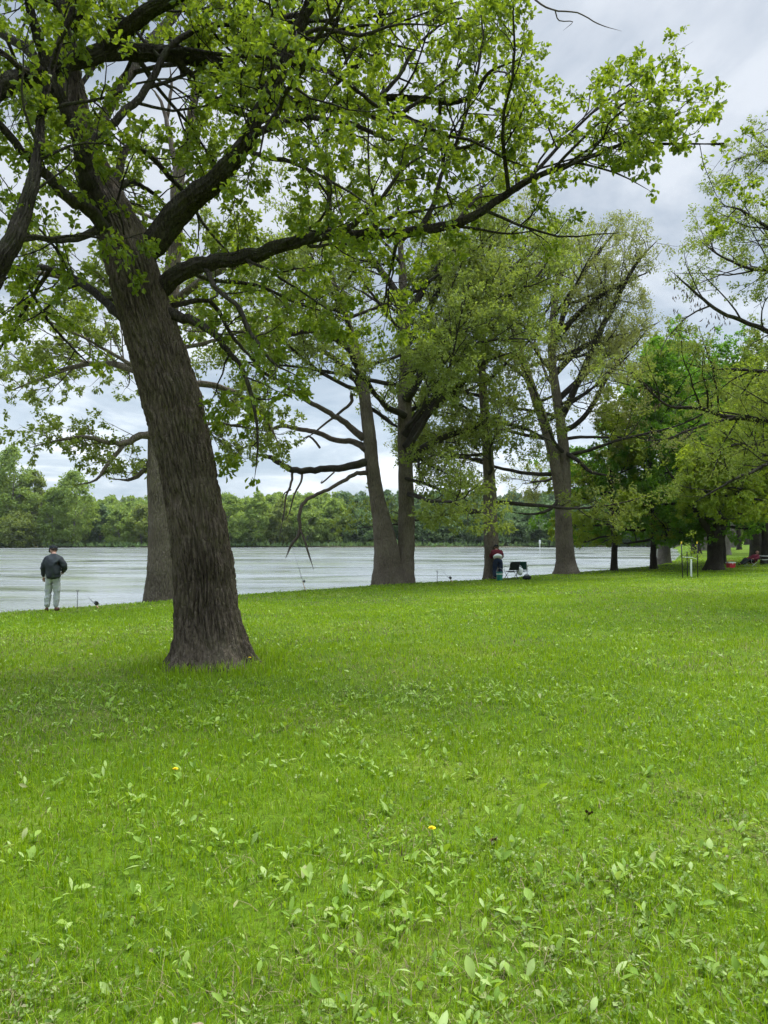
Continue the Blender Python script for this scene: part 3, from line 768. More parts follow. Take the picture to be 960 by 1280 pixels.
L4([(507, 598, 5), (530, 604, 4, -.8), (556, 614, 3, -1.4), (580, 624, 2, -1.8), (600, 632, 1, -2)], k=7, per=4, start=.15, dens=1.8, bias=(0, 0, -.1))
L4([(506, 520, 9), (480, 505, 7, -1), (460, 480, 6, -2), (440, 462, 4, -2.8), (410, 450, 2, -3.4)], k=8, per=4, start=.2, dens=1.4)
L4([(507, 500, 13), (545, 440, 10, -.5), (590, 385, 8, -.9), (640, 335, 6, -1.2), (690, 290, 2, -1.5)], k=9, per=4, start=.2, dens=1.5)
L4([(505, 400, 11), (540, 345, 8, .6), (580, 305, 6, 1), (630, 275, 2, 1.4)], k=9, per=4, start=.2, dens=1.5)
L4([(504, 380, 10), (470, 330, 8, .5), (430, 300, 6, 1), (380, 285, 2, 1.4)], k=9, per=4, start=.2, dens=1.5)
auto_limbs(T, PR[24:], RR[24:], 18, .05, lambda u: 9.4 - 4.6 * u, (-4, 42), dens=1.25, start=.38)
auto_limbs(T, PL[42:], RL[42:], 10, .1, lambda u: 7.2 - 2.5 * u, (0, 42), dens=1.25, start=.3)
T.build('oak_tree', 'twin-stemmed oak at the bank edge with bare broken limbs hanging on its left', 'tree', M['bark_grey'], M['leaf_mid'], M['twig'], limb_bark=M['bark_dark'])

# ---- slim straight tree behind the bending angler
Y5 = 34.0
b5 = on_ground(615, Y5)
T = Tree(b5, mk_keep([SKY4, [(520, 668), (800, 668), (800, 760), (520, 760)], [(612, 610), (700, 610), (700, 690), (612, 690)]], 1.8, 668, lambda x, y: rnd.random() < (.25 if 645 < x and 470 < y < 610 else 1)), MIDLV, leaf=0.14, per=7, simple=True, wid=.5, scat=.08)
P, R = px_path([(615, 740, 22), (615, 722, 21), (615, 700, 19), (614, 670, 18), (613, 630, 17), (611, 590, 15), (608, 540, 13), (604, 490, 11), (602, 440, 9), (598, 390, 7), (596, 340, 4)], Y5)
P, R = catmull(P, R, 6); P[0][2] = b5[2] - .3
T.trunk.add(P, R, 32, mod=bark_mod(33, flare=.3, flare_h=.3, z0=b5[2], cells=18, depth=.018))
auto_limbs(T, P[18:], R[18:], 18, .05, lambda u: 7.2 - 3.4 * u, (-12, 45), dens=1.2, start=.35)
T.build('oak_tree', 'slim straight tree right behind the bending person in maroon', 'tree', M['bark_grey'], M['leaf_mid'], M['twig'], limb_bark=M['bark_dark'])

# ---- forked oak with olive leaves
Y6 = 38.0
b6 = on_ground(708, Y6)
SKY6 = [(680, -50), (1000, -50), (1000, 300), (850, 296), (812, 268), (770, 262), (735, 272), (680, 262)]
T = Tree(b6, mk_keep([SKY6, [(600, 672), (800, 672), (800, 760), (600, 760)], [(832, 340), (900, 320), (900, 400), (838, 400)]], 3.2, 668, lambda x, y: rnd.random() < (.5 if 815 < x else (.6 if 645 < x < 770 and 470 < y < 610 else 1))), MIDLV, leaf=0.125, per=8, simple=True, wid=.45, scat=.08)
P0, R0 = px_path([(708, 735, 34), (708, 714, 32), (707, 700, 27), (705, 670, 25), (704, 640, 23), (703, 615, 19), (703, 596, 11), (703, 584, 5)], Y6)
R0 = [r * .88 for r in R0]; P0, R0 = catmull(P0, R0, 6); P0[0][2] = b6[2] - .3
T.trunk.add(P0, R0, 40, mod=bark_mod(41, flare=.3, flare_h=.35, z0=b6[2], cells=22, depth=.022))
PA, RA = px_path([(703, 640, 15), (699, 606, 16), (692, 570, 14), (684, 540, 13), (672, 505, 12), (660, 470, 10), (650, 440, 9), (640, 400, 7), (634, 350, 5), (630, 300, 2.5)], Y6)
PB, RB = px_path([(706, 640, 15), (706, 606, 16), (705, 570, 14), (701, 530, 13), (695, 490, 12), (690, 450, 10), (690, 410, 9), (696, 360, 7), (704, 310, 5), (712, 270, 2.5)], Y6)
PA, RA = catmull(PA, RA, 5); PB, RB = catmull(PB, RB, 5)
T.trunk.add(PA, RA, 24, mod=bark_mod(43, flare=0, cells=16, depth=.015)); T.trunk.add(PB, RB, 24, mod=bark_mod(45, flare=0, cells=16, depth=.015))
def L6(pts, **kw):
    P, R = px_path(pts, Y6); return T.limb(P, R, **kw)
L6([(700, 540, 8), (722, 528, 6.5, -.5), (745, 500, 6, -1), (760, 470, 5, -1.4), (790, 440, 3, -1.8)], k=7, per=4, start=.2, dens=1.2)
L6([(704, 565, 7), (720, 575, 5.5, -.6), (740, 590, 4.5, -1), (770, 596, 3, -1.3)], k=7, per=4, start=.2, dens=1.1)
L6([(692, 470, 8), (720, 440, 7, .5), (750, 425, 6, 1), (790, 415, 3, 1.6)], k=7, per=4, start=.2, dens=1.3)
L6([(691, 430, 8), (725, 390, 7, -.6), (760, 365, 6, -1.2), (788, 350, 4, -1.8), (812, 340, 1.6, -2)], k=7, per=4, start=.2, dens=1.4)
L6([(700, 622, 5), (688, 636, 4, -.5), (672, 642, 3, -1), (655, 642, 2.2, -1.6), (636, 640, 1, -2.2)], k=7, per=4, start=.2, dens=1.4)
L6([(703, 520, 9), (735, 448, 7.5, -.6), (765, 385, 6, -1.1), (795, 330, 4.5, -1.5), (822, 300, 1.6, -1.7)], k=8, per=4, start=.2, dens=1.5)
L6([(690, 440, 8), (712, 375, 6.5, .8), (742, 322, 5, 1.4), (775, 284, 1.6, 1.8)], k=8, per=4, start=.2, dens=1.6)
L6([(697, 500, 8), (745, 455, 6.5, 1), (790, 420, 5, 1.8), (825, 402, 1.6, 2.2)], k=8, per=4, start=.25, dens=1.5)
L6([(650, 440, 7), (632, 380, 5.5, .8), (606, 330, 4, 1.5), (585, 300, 1.6, 2)], k=8, per=4, start=.2, dens=1.5)
auto_limbs(T, PA[4:], RA[4:], 14, .05, lambda u: 8.6 - 4.0 * u, (0, 48), dens=1.25, start=.35)
auto_limbs(T, PB[4:], RB[4:], 16, .05, lambda u: 8.8 - 4.0 * u, (0, 48), dens=1.25, start=.35)
T.build('oak_tree', 'tall forked oak with sparse olive leaves, right of the folding chairs', 'tree', M['bark_grey'], M['leaf_olive'], M['twig'], limb_bark=M['bark_dark'])

# ---- generic park tree, grown where it stands
def park_tree(px, Y, H, w, first, spread, nl, leafm, bark, twig, label, lean=(0, 0), el=(0, 55), leaf=.17, per=12, dens=1.3, polys=(), name='park_tree', group=None, zmin=None, cat='tree', wid=.55, seed=0, prof=None, ymax=None):
    base = on_ground(px, Y)
    r0 = w / 2 / F * Y
    T = Tree(base, mk_keep(list(polys), base[2] + (first * .7 if zmin is None else zmin), ymax), MIDLV, leaf=leaf, per=per, simple=True, wid=wid)
    pts = []; rr = []
    n = 9
    ox = oy = 0
    for i in range(n + 1):
        t = i / n
        ox += rnd.uniform(-.12, .12) * (H / 14); oy += rnd.uniform(-.12, .12) * (H / 14)
        pts.append((base[0] + lean[0] * t * H + (ox if i > 1 else 0), base[1] + lean[1] * t * H + (oy if i > 1 else 0), base[2] - .3 + t * (H * .93 + .3)))
        rr.append(r0 * (1 - t) ** .8 * .97 + .012)
    P, R = catmull(pts, rr, 5)
    T.trunk.add(P, R, 28, mod=bark_mod(60 + seed, flare=.3, flare_h=.3, z0=base[2], cells=16, depth=.016))
    pr = prof or (lambda u: spread * (1 - .62 * u ** 1.4))
    auto_limbs(T, P, R, nl, first / H, pr, el, dens=dens)
    return T.build(name, label, cat, bark, leafm, twig, group)

SKYP = [(700, -50), (1000, -50), (1000, 250), (860, 300), (815, 400), (700, 400)]
park_tree(768, 41.5, 9.6, 8.5, 2.0, 4.3, 26, M['leaf_lime'], M['bark_dark'], M['twig'], 'small slender tree with yellow-green leaves, left of the dark maple', el=(-5, 60), polys=[SKYP, [(700, 570), (745, 570), (745, 300), (700, 300)], [(795, 300), (900, 300), (900, 640), (810, 640)]], seed=1, dens=1.2)
park_tree(817, 43, 12.8, 8.5, 2.0, 5.0, 46, M['leaf_maple'], M['bark_dark'], M['twig'], 'dense green maple with low spreading branches, just left of the pale thick trunk', el=(-8, 52), leaf=.17, per=11, dens=1.35, polys=[[(600, 0), (960, 0), (960, 385), (870, 385), (838, 400), (800, 440), (765, 500), (730, 560), (600, 560)]], name='maple_tree', seed=2, prof=lambda u: 6.2 * (1 - .52 * u ** 2.2))
park_tree(903, 49, 13.2, 9, 2.6, 5.0, 44, M['leaf_maple'], M['bark_dark'], M['twig'], 'rounded bright green tree whose crown rises behind the dark low-forking tree', el=(-6, 52), leaf=.18, per=11, dens=1.35, polys=[[(600, 0), (960, 0), (960, 380), (870, 385), (838, 420), (820, 520), (600, 560)]], name='maple_tree', seed=4, prof=lambda u: 6.4 * (1 - .45 * u ** 2.2))
park_tree(830, 53, 17, 17, 5.0, 5.0, 16, M['leaf_mid'], M['bark_pale'], M['twig_grey'], 'pale thick trunk at the water just right of the maple stem', polys=[SKYP], seed=3)

# ---- dark low-forking tree
Y10 = 37.5
b10 = on_ground(893, Y10)
T = Tree(b10, mk_keep([SKYP, [(700, 300), (846, 300), (846, 645), (700, 645)], [(840, 300), (915, 300), (900, 530), (840, 570)]], 2.2, 690), MIDLV, leaf=.155, per=13, simple=True, wid=.6)
P0, R0 = px_path([(893, 726, 20), (893, 712, 20), (894, 700, 18), (894, 680, 19), (895, 668, 22), (896, 660, 22)], Y10)
P0, R0 = catmull(P0, R0, 5); P0[0][2] = b10[2] - .3
T.trunk.add(P0, R0, 36, mod=bark_mod(51, flare=.55, flare_h=.28, z0=b10[2], cells=18, depth=.02))
stems = [[(894, 672, 12), (884, 660, 9, -.3), (876, 648, 7, -.6), (862, 630, 6, -1), (846, 606, 4, -1.3), (830, 580, 2, -1.5)],
         [(896, 668, 13), (900, 640, 10, .3), (902, 600, 8, .6), (906, 550, 6, .9), (908, 490, 3, 1)],
         [(897, 668, 12), (908, 645, 9, -.3), (924, 615, 7, -.8), (944, 580, 5, -1.4), (966, 540, 2, -2)],
         [(895, 666, 9), (896, 640, 8, -1), (890, 605, 6, -2), (880, 570, 4, -2.8), (874, 540, 2, -3.2)]]
for q in stems:
    P, R = px_path(q, Y10)
    P, R = T.limb(P, R, k=10, per=5, start=.2, dens=1.5)
    auto_limbs(T, P[4:], R[4:], 8, .1, lambda u: 4.8 - 1.8 * u, (-14, 50), dens=1.5)
T.build('park_tree', 'dark low-forking tree with yellow-green leaves, left of the red cooler', 'tree', M['bark_dark'], M['leaf_lime'], M['twig'])

# ---- tree outside the right edge; only its sweeping branches come into view
YR = 17.5
bR = on_ground(1130, YR)
KR = [[(600, -300), (1000, -300), (960, 60), (985, 128), (925, 132), (905, 180), (880, 195), (840, 250), (700, 300)],
      [(600, 300), (735, 300), (735, 760), (600, 760)], [(600, 250), (862, 250), (850, 330), (835, 345), (835, 330), (832, 348), (780, 420), (740, 420)],
      [(600, 660), (1100, 660), (1100, 800), (600, 800)], [(835, 375), (870, 372), (850, 392), (800, 430)]]
RLV = [dict(dens=2.3, ratio=0.45, lo=0.7, hi=2.6, ang=(25, 65), n=6, curl=0.24, up=0.01),
       dict(dens=3.6, ratio=0.45, lo=0.35, hi=1.2, ang=(30, 70), n=4, curl=0.3, up=0.0),
       dict(dens=5.0, ratio=0.4, lo=0.16, hi=0.5, ang=(30, 70), n=2, curl=0.3, up=0.0)]
T = Tree(bR, mk_keep(KR, 2.4, None, lambda x, y: x > 1000 or y < 640), RLV, leaf=.068, per=15, scat=.045, simple=True, wid=.5)
P, R = px_path([(1130, 790, 44), (1130, 757, 42), (1128, 700, 38), (1124, 620, 35), (1120, 520, 32), (1118, 400, 28), (1122, 270, 22), (1130, 140, 15), (1140, 20, 6)], YR)
P, R = catmull(P, R, 6); P[0][2] = bR[2] - .3
T.trunk.add(P, R, 36, mod=bark_mod(71, z0=bR[2], cells=20))
def LR(pts, **kw):
    P, R = px_path(pts, YR); R = [r * .72 for r in R]
    if pts[0][1] >= 480: kw['dens'] *= .5
    return T.limb(P, R, **kw)
LR([(1120, 480, 14), (1040, 446, 11, -.4), (985, 424, 10, -.7), (936, 404, 8, -.9), (900, 390, 6.5, -1), (873, 369, 5, -1), (857, 355, 3.5, -1), (838, 338, 2, -1)], k=8, per=4, start=.1, dens=1.5)
LR([(1120, 560, 16), (1040, 540, 12, .4), (975, 528, 10, .7), (938, 523, 9, .9), (903, 520, 8, 1), (873, 510, 6.5, 1), (835, 507, 5, 1), (808, 484, 4, 1), (789, 464, 3, 1), (774, 444, 1.6, 1)], k=8, per=4, start=.1, dens=2.4)
LR([(920, 522, 6, 1), (888, 529, 5, .6), (860, 538, 4, .3), (835, 548, 3, .1), (800, 552, 1.6, 0)], k=7, per=4, start=.1, dens=1.3)
LR([(1122, 640, 12), (1040, 606, 9, -.6), (975, 578, 7.5, -1), (938, 591, 6, -1.1), (917, 600, 5, -1.2), (890, 615, 3.5, -1.2), (868, 628, 2, -1.2)], k=8, per=4, start=.1, dens=2.4)
LR([(1118, 420, 12), (1050, 360, 10, -.8), (1000, 310, 8, -1.3), (960, 285, 6, -1.5), (925, 262, 4, -1.6), (900, 258, 2, -1.6)], k=8, per=4, start=.1, dens=2.4)
LR([(1118, 380, 12), (1060, 330, 10, .6), (1000, 330, 8, 1.2), (950, 338, 6, 1.6), (905, 322, 4, 1.8), (868, 296, 2, 1.9)], k=8, per=4, start=.1, dens=2.4)
LR([(1122, 300, 11), (1060, 240, 9, .3), (1010, 205, 7, .6), (965, 190, 5, .8), (930, 196, 3, .9), (908, 205, 2, 1)], k=8, per=4, start=.1, dens=2.4)
LR([(1126, 240, 9), (1070, 170, 7, -1), (1020, 150, 5, -1.4), (975, 150, 3, -1.6)], k=7, per=4, start=.1, dens=1.2)
LR([(1120, 520, 11), (1050, 490, 9, 1.6), (985, 470, 7, 2.6), (930, 462, 5, 3.2), (880, 460, 3, 3.6), (850, 450, 2, 3.7)], k=8, per=4, start=.1, dens=2.4)
LR([(1122, 600, 11), (1040, 590, 9, 2), (970, 560, 7, 3), (920, 556, 5, 3.6), (870, 575, 3, 4)], k=8, per=4, start=.1, dens=2.4)
auto_limbs(T, P[14:], R[14:], 8, .05, lambda u: 5, (0, 50), dens=.9)
cp = []
for (x_, y_) in [(840, 342), (848, 350), (857, 358), (862, 366), (868, 368), (874, 374), (880, 380), (892, 388), (900, 392), (908, 396), (846, 372), (843, 384), (868, 380), (884, 398), (780, 452), (790, 470), (806, 486), (770, 448), (820, 505), (845, 412), (853, 418), (862, 408), (890, 405), (905, 400)]:
    for k in range(5): cp.append(at(x_ + rnd.uniform(-5, 5), y_ + rnd.uniform(-3, 6), YR - .9 + rnd.uniform(-.2, .2)))
eR = T.build('oak_tree', 'tree outside the right edge whose thin sprays of small leaves sweep into view', 'tree', M['bark_oak'], M['leaf_mid'], M['twig'], limb_bark=M['bark_dark'])

cp = np.array(cp); n_ = len(cp)
V_, q_, _ = leaf_geo(cp - np.array(bR), nr.normal(0, .35, (n_, 3)) - np.array([0, 0, 1.0]), nr.normal(0, 1, (n_, 3)), nr.uniform(.06, .15, n_), .28, .1, True)
ck = link('dry_catkins', mesh_np('dry_catkins', V_, q_, None, False, [M['catkin']]), [c for c in eR.children if c.name.startswith('crown')][0])
ck['kind'] = 'stuff'

# ---- park trees further back on the right lawn: a few grown forms, then copies
proto_a = park_tree(946, 55, 15, 17, 4.4, 5.2, 18, M['leaf_lime'], M['bark_dark'], M['twig_grey'], 'sturdy dark trunk just behind the person reclining in a low chair', polys=[SKYP], seed=5, zmin=2.4)
proto_b = park_tree(958.5, 47, 14, 13, 3.2, 4.8, 16, M['leaf_mid'], M['bark_dark'], M['twig_grey'], 'trunk cut by the right edge of the picture beside the reclining person', polys=[SKYP], seed=6)
proto_c = park_tree(906, 72, 17, 14, 5.0, 5.2, 18, M['leaf_lime'], M['bark_pale'], M['twig_grey'], 'pale trunk seen just right of the low-forking tree', polys=[SKYP], seed=7)

def copy_tree(o, parent=None):
    c = o.copy(); COL.objects.link(c)
    if parent is not None: c.parent = parent
    for ch in list(o.children): copy_tree(ch, c)
    return c
back = [(870, 78, 0, 1.0, 'narrow pale trunk in the gap between the staked sapling and the low-forking tree'),
        (879, 92, 2, .95, 'far trunk seen close against the left side of the low-forking tree'),
        (924, 88, 1, .9, 'far trunk standing above the red cooler'),
        (917, 105, 2, .9, 'distant thin trunk, leftmost of the pair above the red cooler'),
        (934, 120, 0, 1.0, 'distant trunk between the cooler and the sturdy dark trunk'),
        (968, 75, 2, 1.0, 'tree whose crown shows at the right edge behind the reclining person'),
        (990, 62, 0, 1.0, 'tree outside the right edge whose crown fills the gap beyond the sweeping sprays')]
for i, (px, Y, k, s, lab) in enumerate(back):
    c = copy_tree((proto_a, proto_b, proto_c)[k])
    c.location = on_ground(px, Y); c.scale = (s, s, s * rnd.uniform(.9, 1.05)); c.rotation_euler = (0, 0, rnd.uniform(0, 6.28))
    c['label'] = lab; c['group'] = 'trees far back on the right lawn'

# ================================================================== FAR BANK
def far_crown(H, W, low, nclump, nq, leaf, seed, cone=0.0):
    r = np.random.default_rng(seed)
    C = []
    while len(C) < nclump:
        t = r.uniform(0, 1); prof = (math.sin(PI * min(1, (t * .92 + .1))) ** .6) * (1 - cone * t)
        a = r.uniform(0, 2 * PI); rad = W * .5 * prof * math.sqrt(r.uniform(.25, 1))
        C.append((rad * math.cos(a), rad * math.sin(a), low + t * (H - low)))
    C = np.array(C)
    cs = r.uniform(.45, 1.0, len(C)) * W * .17
    idx = np.repeat(np.arange(len(C)), nq)
    d = unit(r.normal(0, 1, (len(idx), 3))); d[:, 2] = d[:, 2] * .7 + .1
    P = C[idx] + d * (cs[idx] * r.uniform(.55, 1.05, len(idx)))[:, None]
    D = r.normal(0, 1, (len(idx), 3)); D[:, 2] -= .2
    Nn = d * 1.0 + r.normal(0, .5, d.shape); Nn[:, 2] += .4
    S = leaf * r.uniform(.6, 1.4, len(idx))
    V, q, _ = leaf_geo(P, D, Nn, S, .75, simple=True)
    return V, q

def far_thing(px, Y, top, wpx, label, leafm, seed, low=.12, name='bank_tree', cone=0.0, nclump=80, nq=46, leaf=.55, trunk=True):
    x = (px - 480) / F * Y
    z = gz(x, Y)
    ztop = CZ + (668 - top) / F * Y
    H = ztop - z; W = wpx / F * Y
    e = empty(name, (x, Y, z), label, 'tree', 'trees along the far bank')
    tb = Tubes()
    pts = walk((0, 0, -.4), (rnd.uniform(-.08, .08), 0, 1), H * .85, 7, .07, .05)
    tb.add(pts, [max(.03, H * .016 * (1 - i / 7.5)) for i in range(8)], 8)
    link('trunk', tb.mesh('trunk', M['bark_pale']), e)
    for k in range(7):
        i = rnd.choice((2, 3, 3, 4, 5)); a = rnd.uniform(0, 6.28)
        lp = walk(pts[i], (math.cos(a), math.sin(a), .9), W * .42, 4, .2, .05)
        t2 = Tubes(); t2.add(lp, [H * .007 * (1 - j / 5) for j in range(5)], 5)
        link('limb', t2.mesh('limb', M['bark_pale']), e)
    V, q = far_crown(H, W, H * low, nclump, nq, leaf, seed, cone)
    link('crown', mesh_np('crown', V, q, None, False, [leafm]), e)
    return e

FT = [(-20, 192, 568, 90, 'far bank tree cut by the left edge of the picture', 'leaf_far', .1),
      (14, 190, 560, 60, 'tallest tree on the far bank, at the left of the picture', 'leaf_far', .08),
      (42, 196, 590, 42, 'open thin-crowned tree on the far bank with its pale stem showing', 'leaf_mid', .3),
      (66, 190, 612, 40, 'low bushy tree on the far bank above the standing man', 'leaf_far', .02),
      (92, 192, 591, 58, 'round bright tree on the far bank just right of the standing man', 'leaf_far', .05),
      (22, 187, 640, 56, 'low shrubby growth at the water edge under the tallest far bank tree', 'leaf_mid', .0),
      (126, 198, 634, 36, 'short tree filling the dip right of the round bright far bank tree', 'leaf_far_b', .02),
      (150, 194, 638, 40, 'small far bank tree seen under the drooping branch of the half hidden oak', 'leaf_far', .0),
      (178, 196, 634, 44, 'small far bank tree touching the left side of the half hidden trunk', 'leaf_mid', .0),
      (212, 198, 636, 40, 'far bank tree mostly hidden by the leaning oak', 'leaf_far', .0),
      (290, 194, 622, 46, 'willow-like tree on the far bank just right of the leaning oak', 'leaf_far', .0),
      (322, 196, 618, 44, 'tallest soft far bank tree between the leaning oak and the broken limb', 'leaf_far', .0),
      (352, 197, 626, 38, 'soft pale tree on the far bank behind the hanging twigs', 'leaf_mid', .0),
      (384, 196, 630, 42, 'soft tree on the far bank behind the broken hanging limb', 'leaf_far', .0),
      (412, 198, 636, 30, 'last soft tree of the far bank row before the low grassy point', 'leaf_far', .0)]
for i, (px, Y, top, wpx, lab, lm, low) in enumerate(FT):
    far_thing(px, Y, top, wpx, lab, M[lm], 100 + i, low=low, nclump=max(30, int(wpx * 1.9)), nq=60, leaf=.62, cone=.15)

# the wooded slope behind, one unbroken mass of crowns
protos = [far_crown(10, 9, .5, 26, 34, .95, 300 + k, .2) for k in range(4)]
def wood(name, spots, leafm, label):
    Vs = []; Qs = []; n = 0
    for (x, y, h, wd_) in spots:
        V, q = protos[rnd.randrange(4)]
        a = rnd.uniform(0, 6.28); c, s = math.cos(a), math.sin(a)
        R = np.array([[c, -s, 0], [s, c, 0], [0, 0, 1]])
        V = (V @ R.T) * np.array([wd_ / 9, wd_ / 9, h / 10]) + np.array([x, y, gz(x, y) - .3])
        Vs.append(V); Qs.append(q + n); n += len(V)
    o = link(name, mesh_np(name, np.vstack(Vs), np.vstack(Qs), None, False, [leafm]))
    return tag(o, label, kind='stuff')
sp_a = []; sp_b = []
for k in range(1500):
    px = rnd.uniform(-260, 1050); Y = 200 + 190 * rnd.random() ** 1.5
    x = (px - 480) / F * Y
    d, near = river_dist(np.array([x]), np.array([Y]))
    if near[0] or d[0] < 7: continue
    rec = (x, Y, rnd.uniform(8, 12.5), rnd.uniform(7, 11))
    # crowns keep their distance from one another
    lst = sp_b if px > 425 else sp_a
    if all((x - q[0]) ** 2 + (Y - q[1]) ** 2 > 22 for q in lst): lst.append(rec)
for px in range(436, 880, 9):
    Y = 199 + rnd.uniform(0, 5); x = (px - 480) / F * Y
    sp_b.append((x, Y, rnd.uniform(5.5, 9.5), rnd.uniform(7, 10)))
for px in list(range(-120, 20, 14)) + list(range(112, 436, 9)):
    Y = 202 + rnd.uniform(0, 6); x = (px - 480) / F * Y
    sp_a.append((x, Y, rnd.uniform(5, 8), rnd.uniform(7, 10)))
wood('far_wood', sp_a, M['leaf_far'], 'wood on the slope behind the far bank')
wood('far_wood', sp_b, M['leaf_far_b'], 'darker wood with haze-blue leaf colour on the far bank to the right')
# wood that closes the view beyond the right-hand lawn
sp_c = []
for k in range(1500):
    px = rnd.uniform(775, 1500); Y = rnd.uniform(105 if k % 3 else 150, 260); x = (px - 480) / F * Y
    d, near = river_dist(np.array([x]), np.array([Y]))
    if d[0] < 3 or (Y < 150 and px > 872): continue
    if all((x - q[0]) ** 2 + (Y - q[1]) ** 2 > 26 for q in sp_c): sp_c.append((x, Y, rnd.uniform(8, 13) if Y < 150 else rnd.uniform(11, 18), rnd.uniform(7, 11)))
wood('far_wood', sp_c, M['leaf_far'], 'wood closing the view beyond the right-hand lawn')

# low reed margin along the far water line
def margin():
    pts = []
    for i in range(NN, len(RIV) - 1):
        a, b = RIV[i], RIV[i + 1]
        m = int(np.hypot(*(b - a)) * 9)
        for k in range(m):
            p = a + (b - a) * rnd.random(); pts.append((p[0] + rnd.uniform(-1, 1), p[1] + rnd.uniform(-.6, 3.0)))
    P = np.array(pts); z = np.maximum(height(P[:, 0], P[:, 1]), WATER_Z)
    n = len(P)
    D = nr.normal(0, .5, (n, 3)); D[:, 2] += 1
    V, q, _ = leaf_geo(np.column_stack([P, z]), D, nr.normal(0, 1, (n, 3)), nr.uniform(.4, 1.5, n), .55, simple=True)
    o = link('bank_reeds', mesh_np('bank_reeds', V, q, None, False, [M['leaf_far_b']]))
    tag(o, 'low growth along the far water line', kind='stuff')
margin()

# ================================================================== GRASS
M['grass'] = leaf_mat('grass_blade', [(0, (0.055, 0.125, 0.003)), (0.45, (0.140, 0.250, 0.005)), (0.85, (0.245, 0.355, 0.008)), (0.96, (0.28, 0.35, 0.04)), (1, (0.34, 0.31, 0.11))], (0.42, 0.62, 0.006), 0.42, under=(0.12, 0.185, 0.015), rough=.45)
M['thatch'] = simple_mat('dry_thatch', (0.21, 0.175, 0.09), 0.95, .1, .45, 12)
M['weed'] = leaf_mat('broad_weed_leaf', [(0, (0.11, 0.21, 0.010)), (0.4, (0.19, 0.31, 0.02)), (0.75, (0.29, 0.40, 0.06)), (0.93, (0.40, 0.49, 0.17)), (1, (0.36, 0.33, 0.14))], (0.48, 0.66, 0.03), 0.36, under=(0.27, 0.36, 0.12), rough=.5, spec=.22)
M['ivy'] = leaf_mat('ground_ivy_leaf', [(0, (0.08, 0.15, 0.012)), (0.45, (0.15, 0.24, 0.026)), (0.75, (0.26, 0.34, 0.08)), (0.93, (0.36, 0.42, 0.17)), (1, (0.22, 0.16, 0.10))], (0.3, 0.42, 0.04), 0.32, under=(0.22, 0.28, 0.10))

def wedge(y0, y1, dens):
    """points on the lawn in front of the lens and well to either side of the frame"""
    w0, w1 = .66 * y0 + 1.0, .66 * y1 + 1.0
    n = int(dens * (w0 + w1) * (y1 - y0))
    y = nr.uniform(y0, y1, n); x = nr.uniform(-1, 1, n) * w1
    m = np.abs(x) < .66 * y + 1.0
    x, y = x[m], y[m]
    d, near = river_dist(x, y)
    m = near & (d > -1.4)
    return x[m], y[m]

def patch(x, y): return fbm(x * .55 + 31, y * .55 + 7, o=4, seed=41)
TRUNK_XY = np.array([bx, by])

def blades(zones, width_j=(.7, 1.3), lean=.55, filt=None):
    Vs = []
    for (y0, y1, dens, h, w) in zones:
        x, y = wedge(y0, y1, dens)
        if filt is not None:
            m = filt(x, y); x, y = x[m], y[m]
        n = len(x); z = height(x, y)
        tall = 1 + 1.5 * np.exp(-((np.hypot(x - bx, y - by) - .75) / .28) ** 2)
        hh = h * nr.uniform(.55, 1.3, n) * (.75 + .5 * fbm(x * 1.1, y * 1.1, seed=55)) * tall
        ww = w * nr.uniform(*width_j, n) * .5
        a = nr.uniform(0, 2 * PI, n); ca, sa = np.cos(a), np.sin(a)
        b = a + nr.uniform(-1, 1, n) + PI / 2
        ln = np.abs(nr.normal(0, lean, n)) * hh; cb, sb = np.cos(b) * ln, np.sin(b) * ln
        O = np.stack([x, y, z - .004], 1); side = np.stack([ca * ww, sa * ww, 0 * ww], 1)
        mid = O + np.stack([cb * .38, sb * .38, hh * .58], 1); tip = O + np.stack([cb, sb, hh * (1 - .25 * np.minimum(1, ln / hh))], 1)
        Vs.append(np.stack([O - side, O + side, mid + side * .8, mid - side * .8, tip], 1).reshape(-1, 3))
    V = np.vstack(Vs); n = len(V) // 5; base = np.arange(n)[:, None] * 5
    return V, base + np.array([0, 1, 2, 3]), base + np.array([3, 2, 4]), n

V, q, t, n = blades([(1.3, 3.2, 4200, .066, .0046), (3.2, 6, 2600, .064, .006), (6, 11, 1150, .062, .009), (11, 20, 420, .058, .015), (20, 36, 120, .055, .028), (36, 62, 36, .055, .05)],
                    filt=lambda x, y: nr.uniform(0, 1, len(x)) < (.45 + .8 * sstep(.34, .56, patch(x, y))) * (.45 + .8 * sstep(.36, .52, fbm(x * 2.3, y * 2.3, o=3, seed=67))))
o = link('lawn_grass', mesh_np('lawn_grass', V, q, t, False, [M['grass']])); tag(o, 'mown green grass of the lawn', 'grass', kind='stuff')
print('blades', n)
V, q, t, n = blades([(1.3, 3.2, 2200, .045, .0032), (3.2, 7, 1100, .045, .0045), (7, 14, 300, .042, .008), (14, 24, 70, .042, .014)], lean=1.5,
                    filt=lambda x, y: nr.uniform(0, 1, len(x)) < .06 + .8 * (1 - sstep(.40, .54, patch(x, y))))
o = link('dry_thatch', mesh_np('dry_thatch', V, q, t, False, [M['thatch']])); tag(o, 'dry brown stalks between the grass', 'dead grass', kind='stuff')

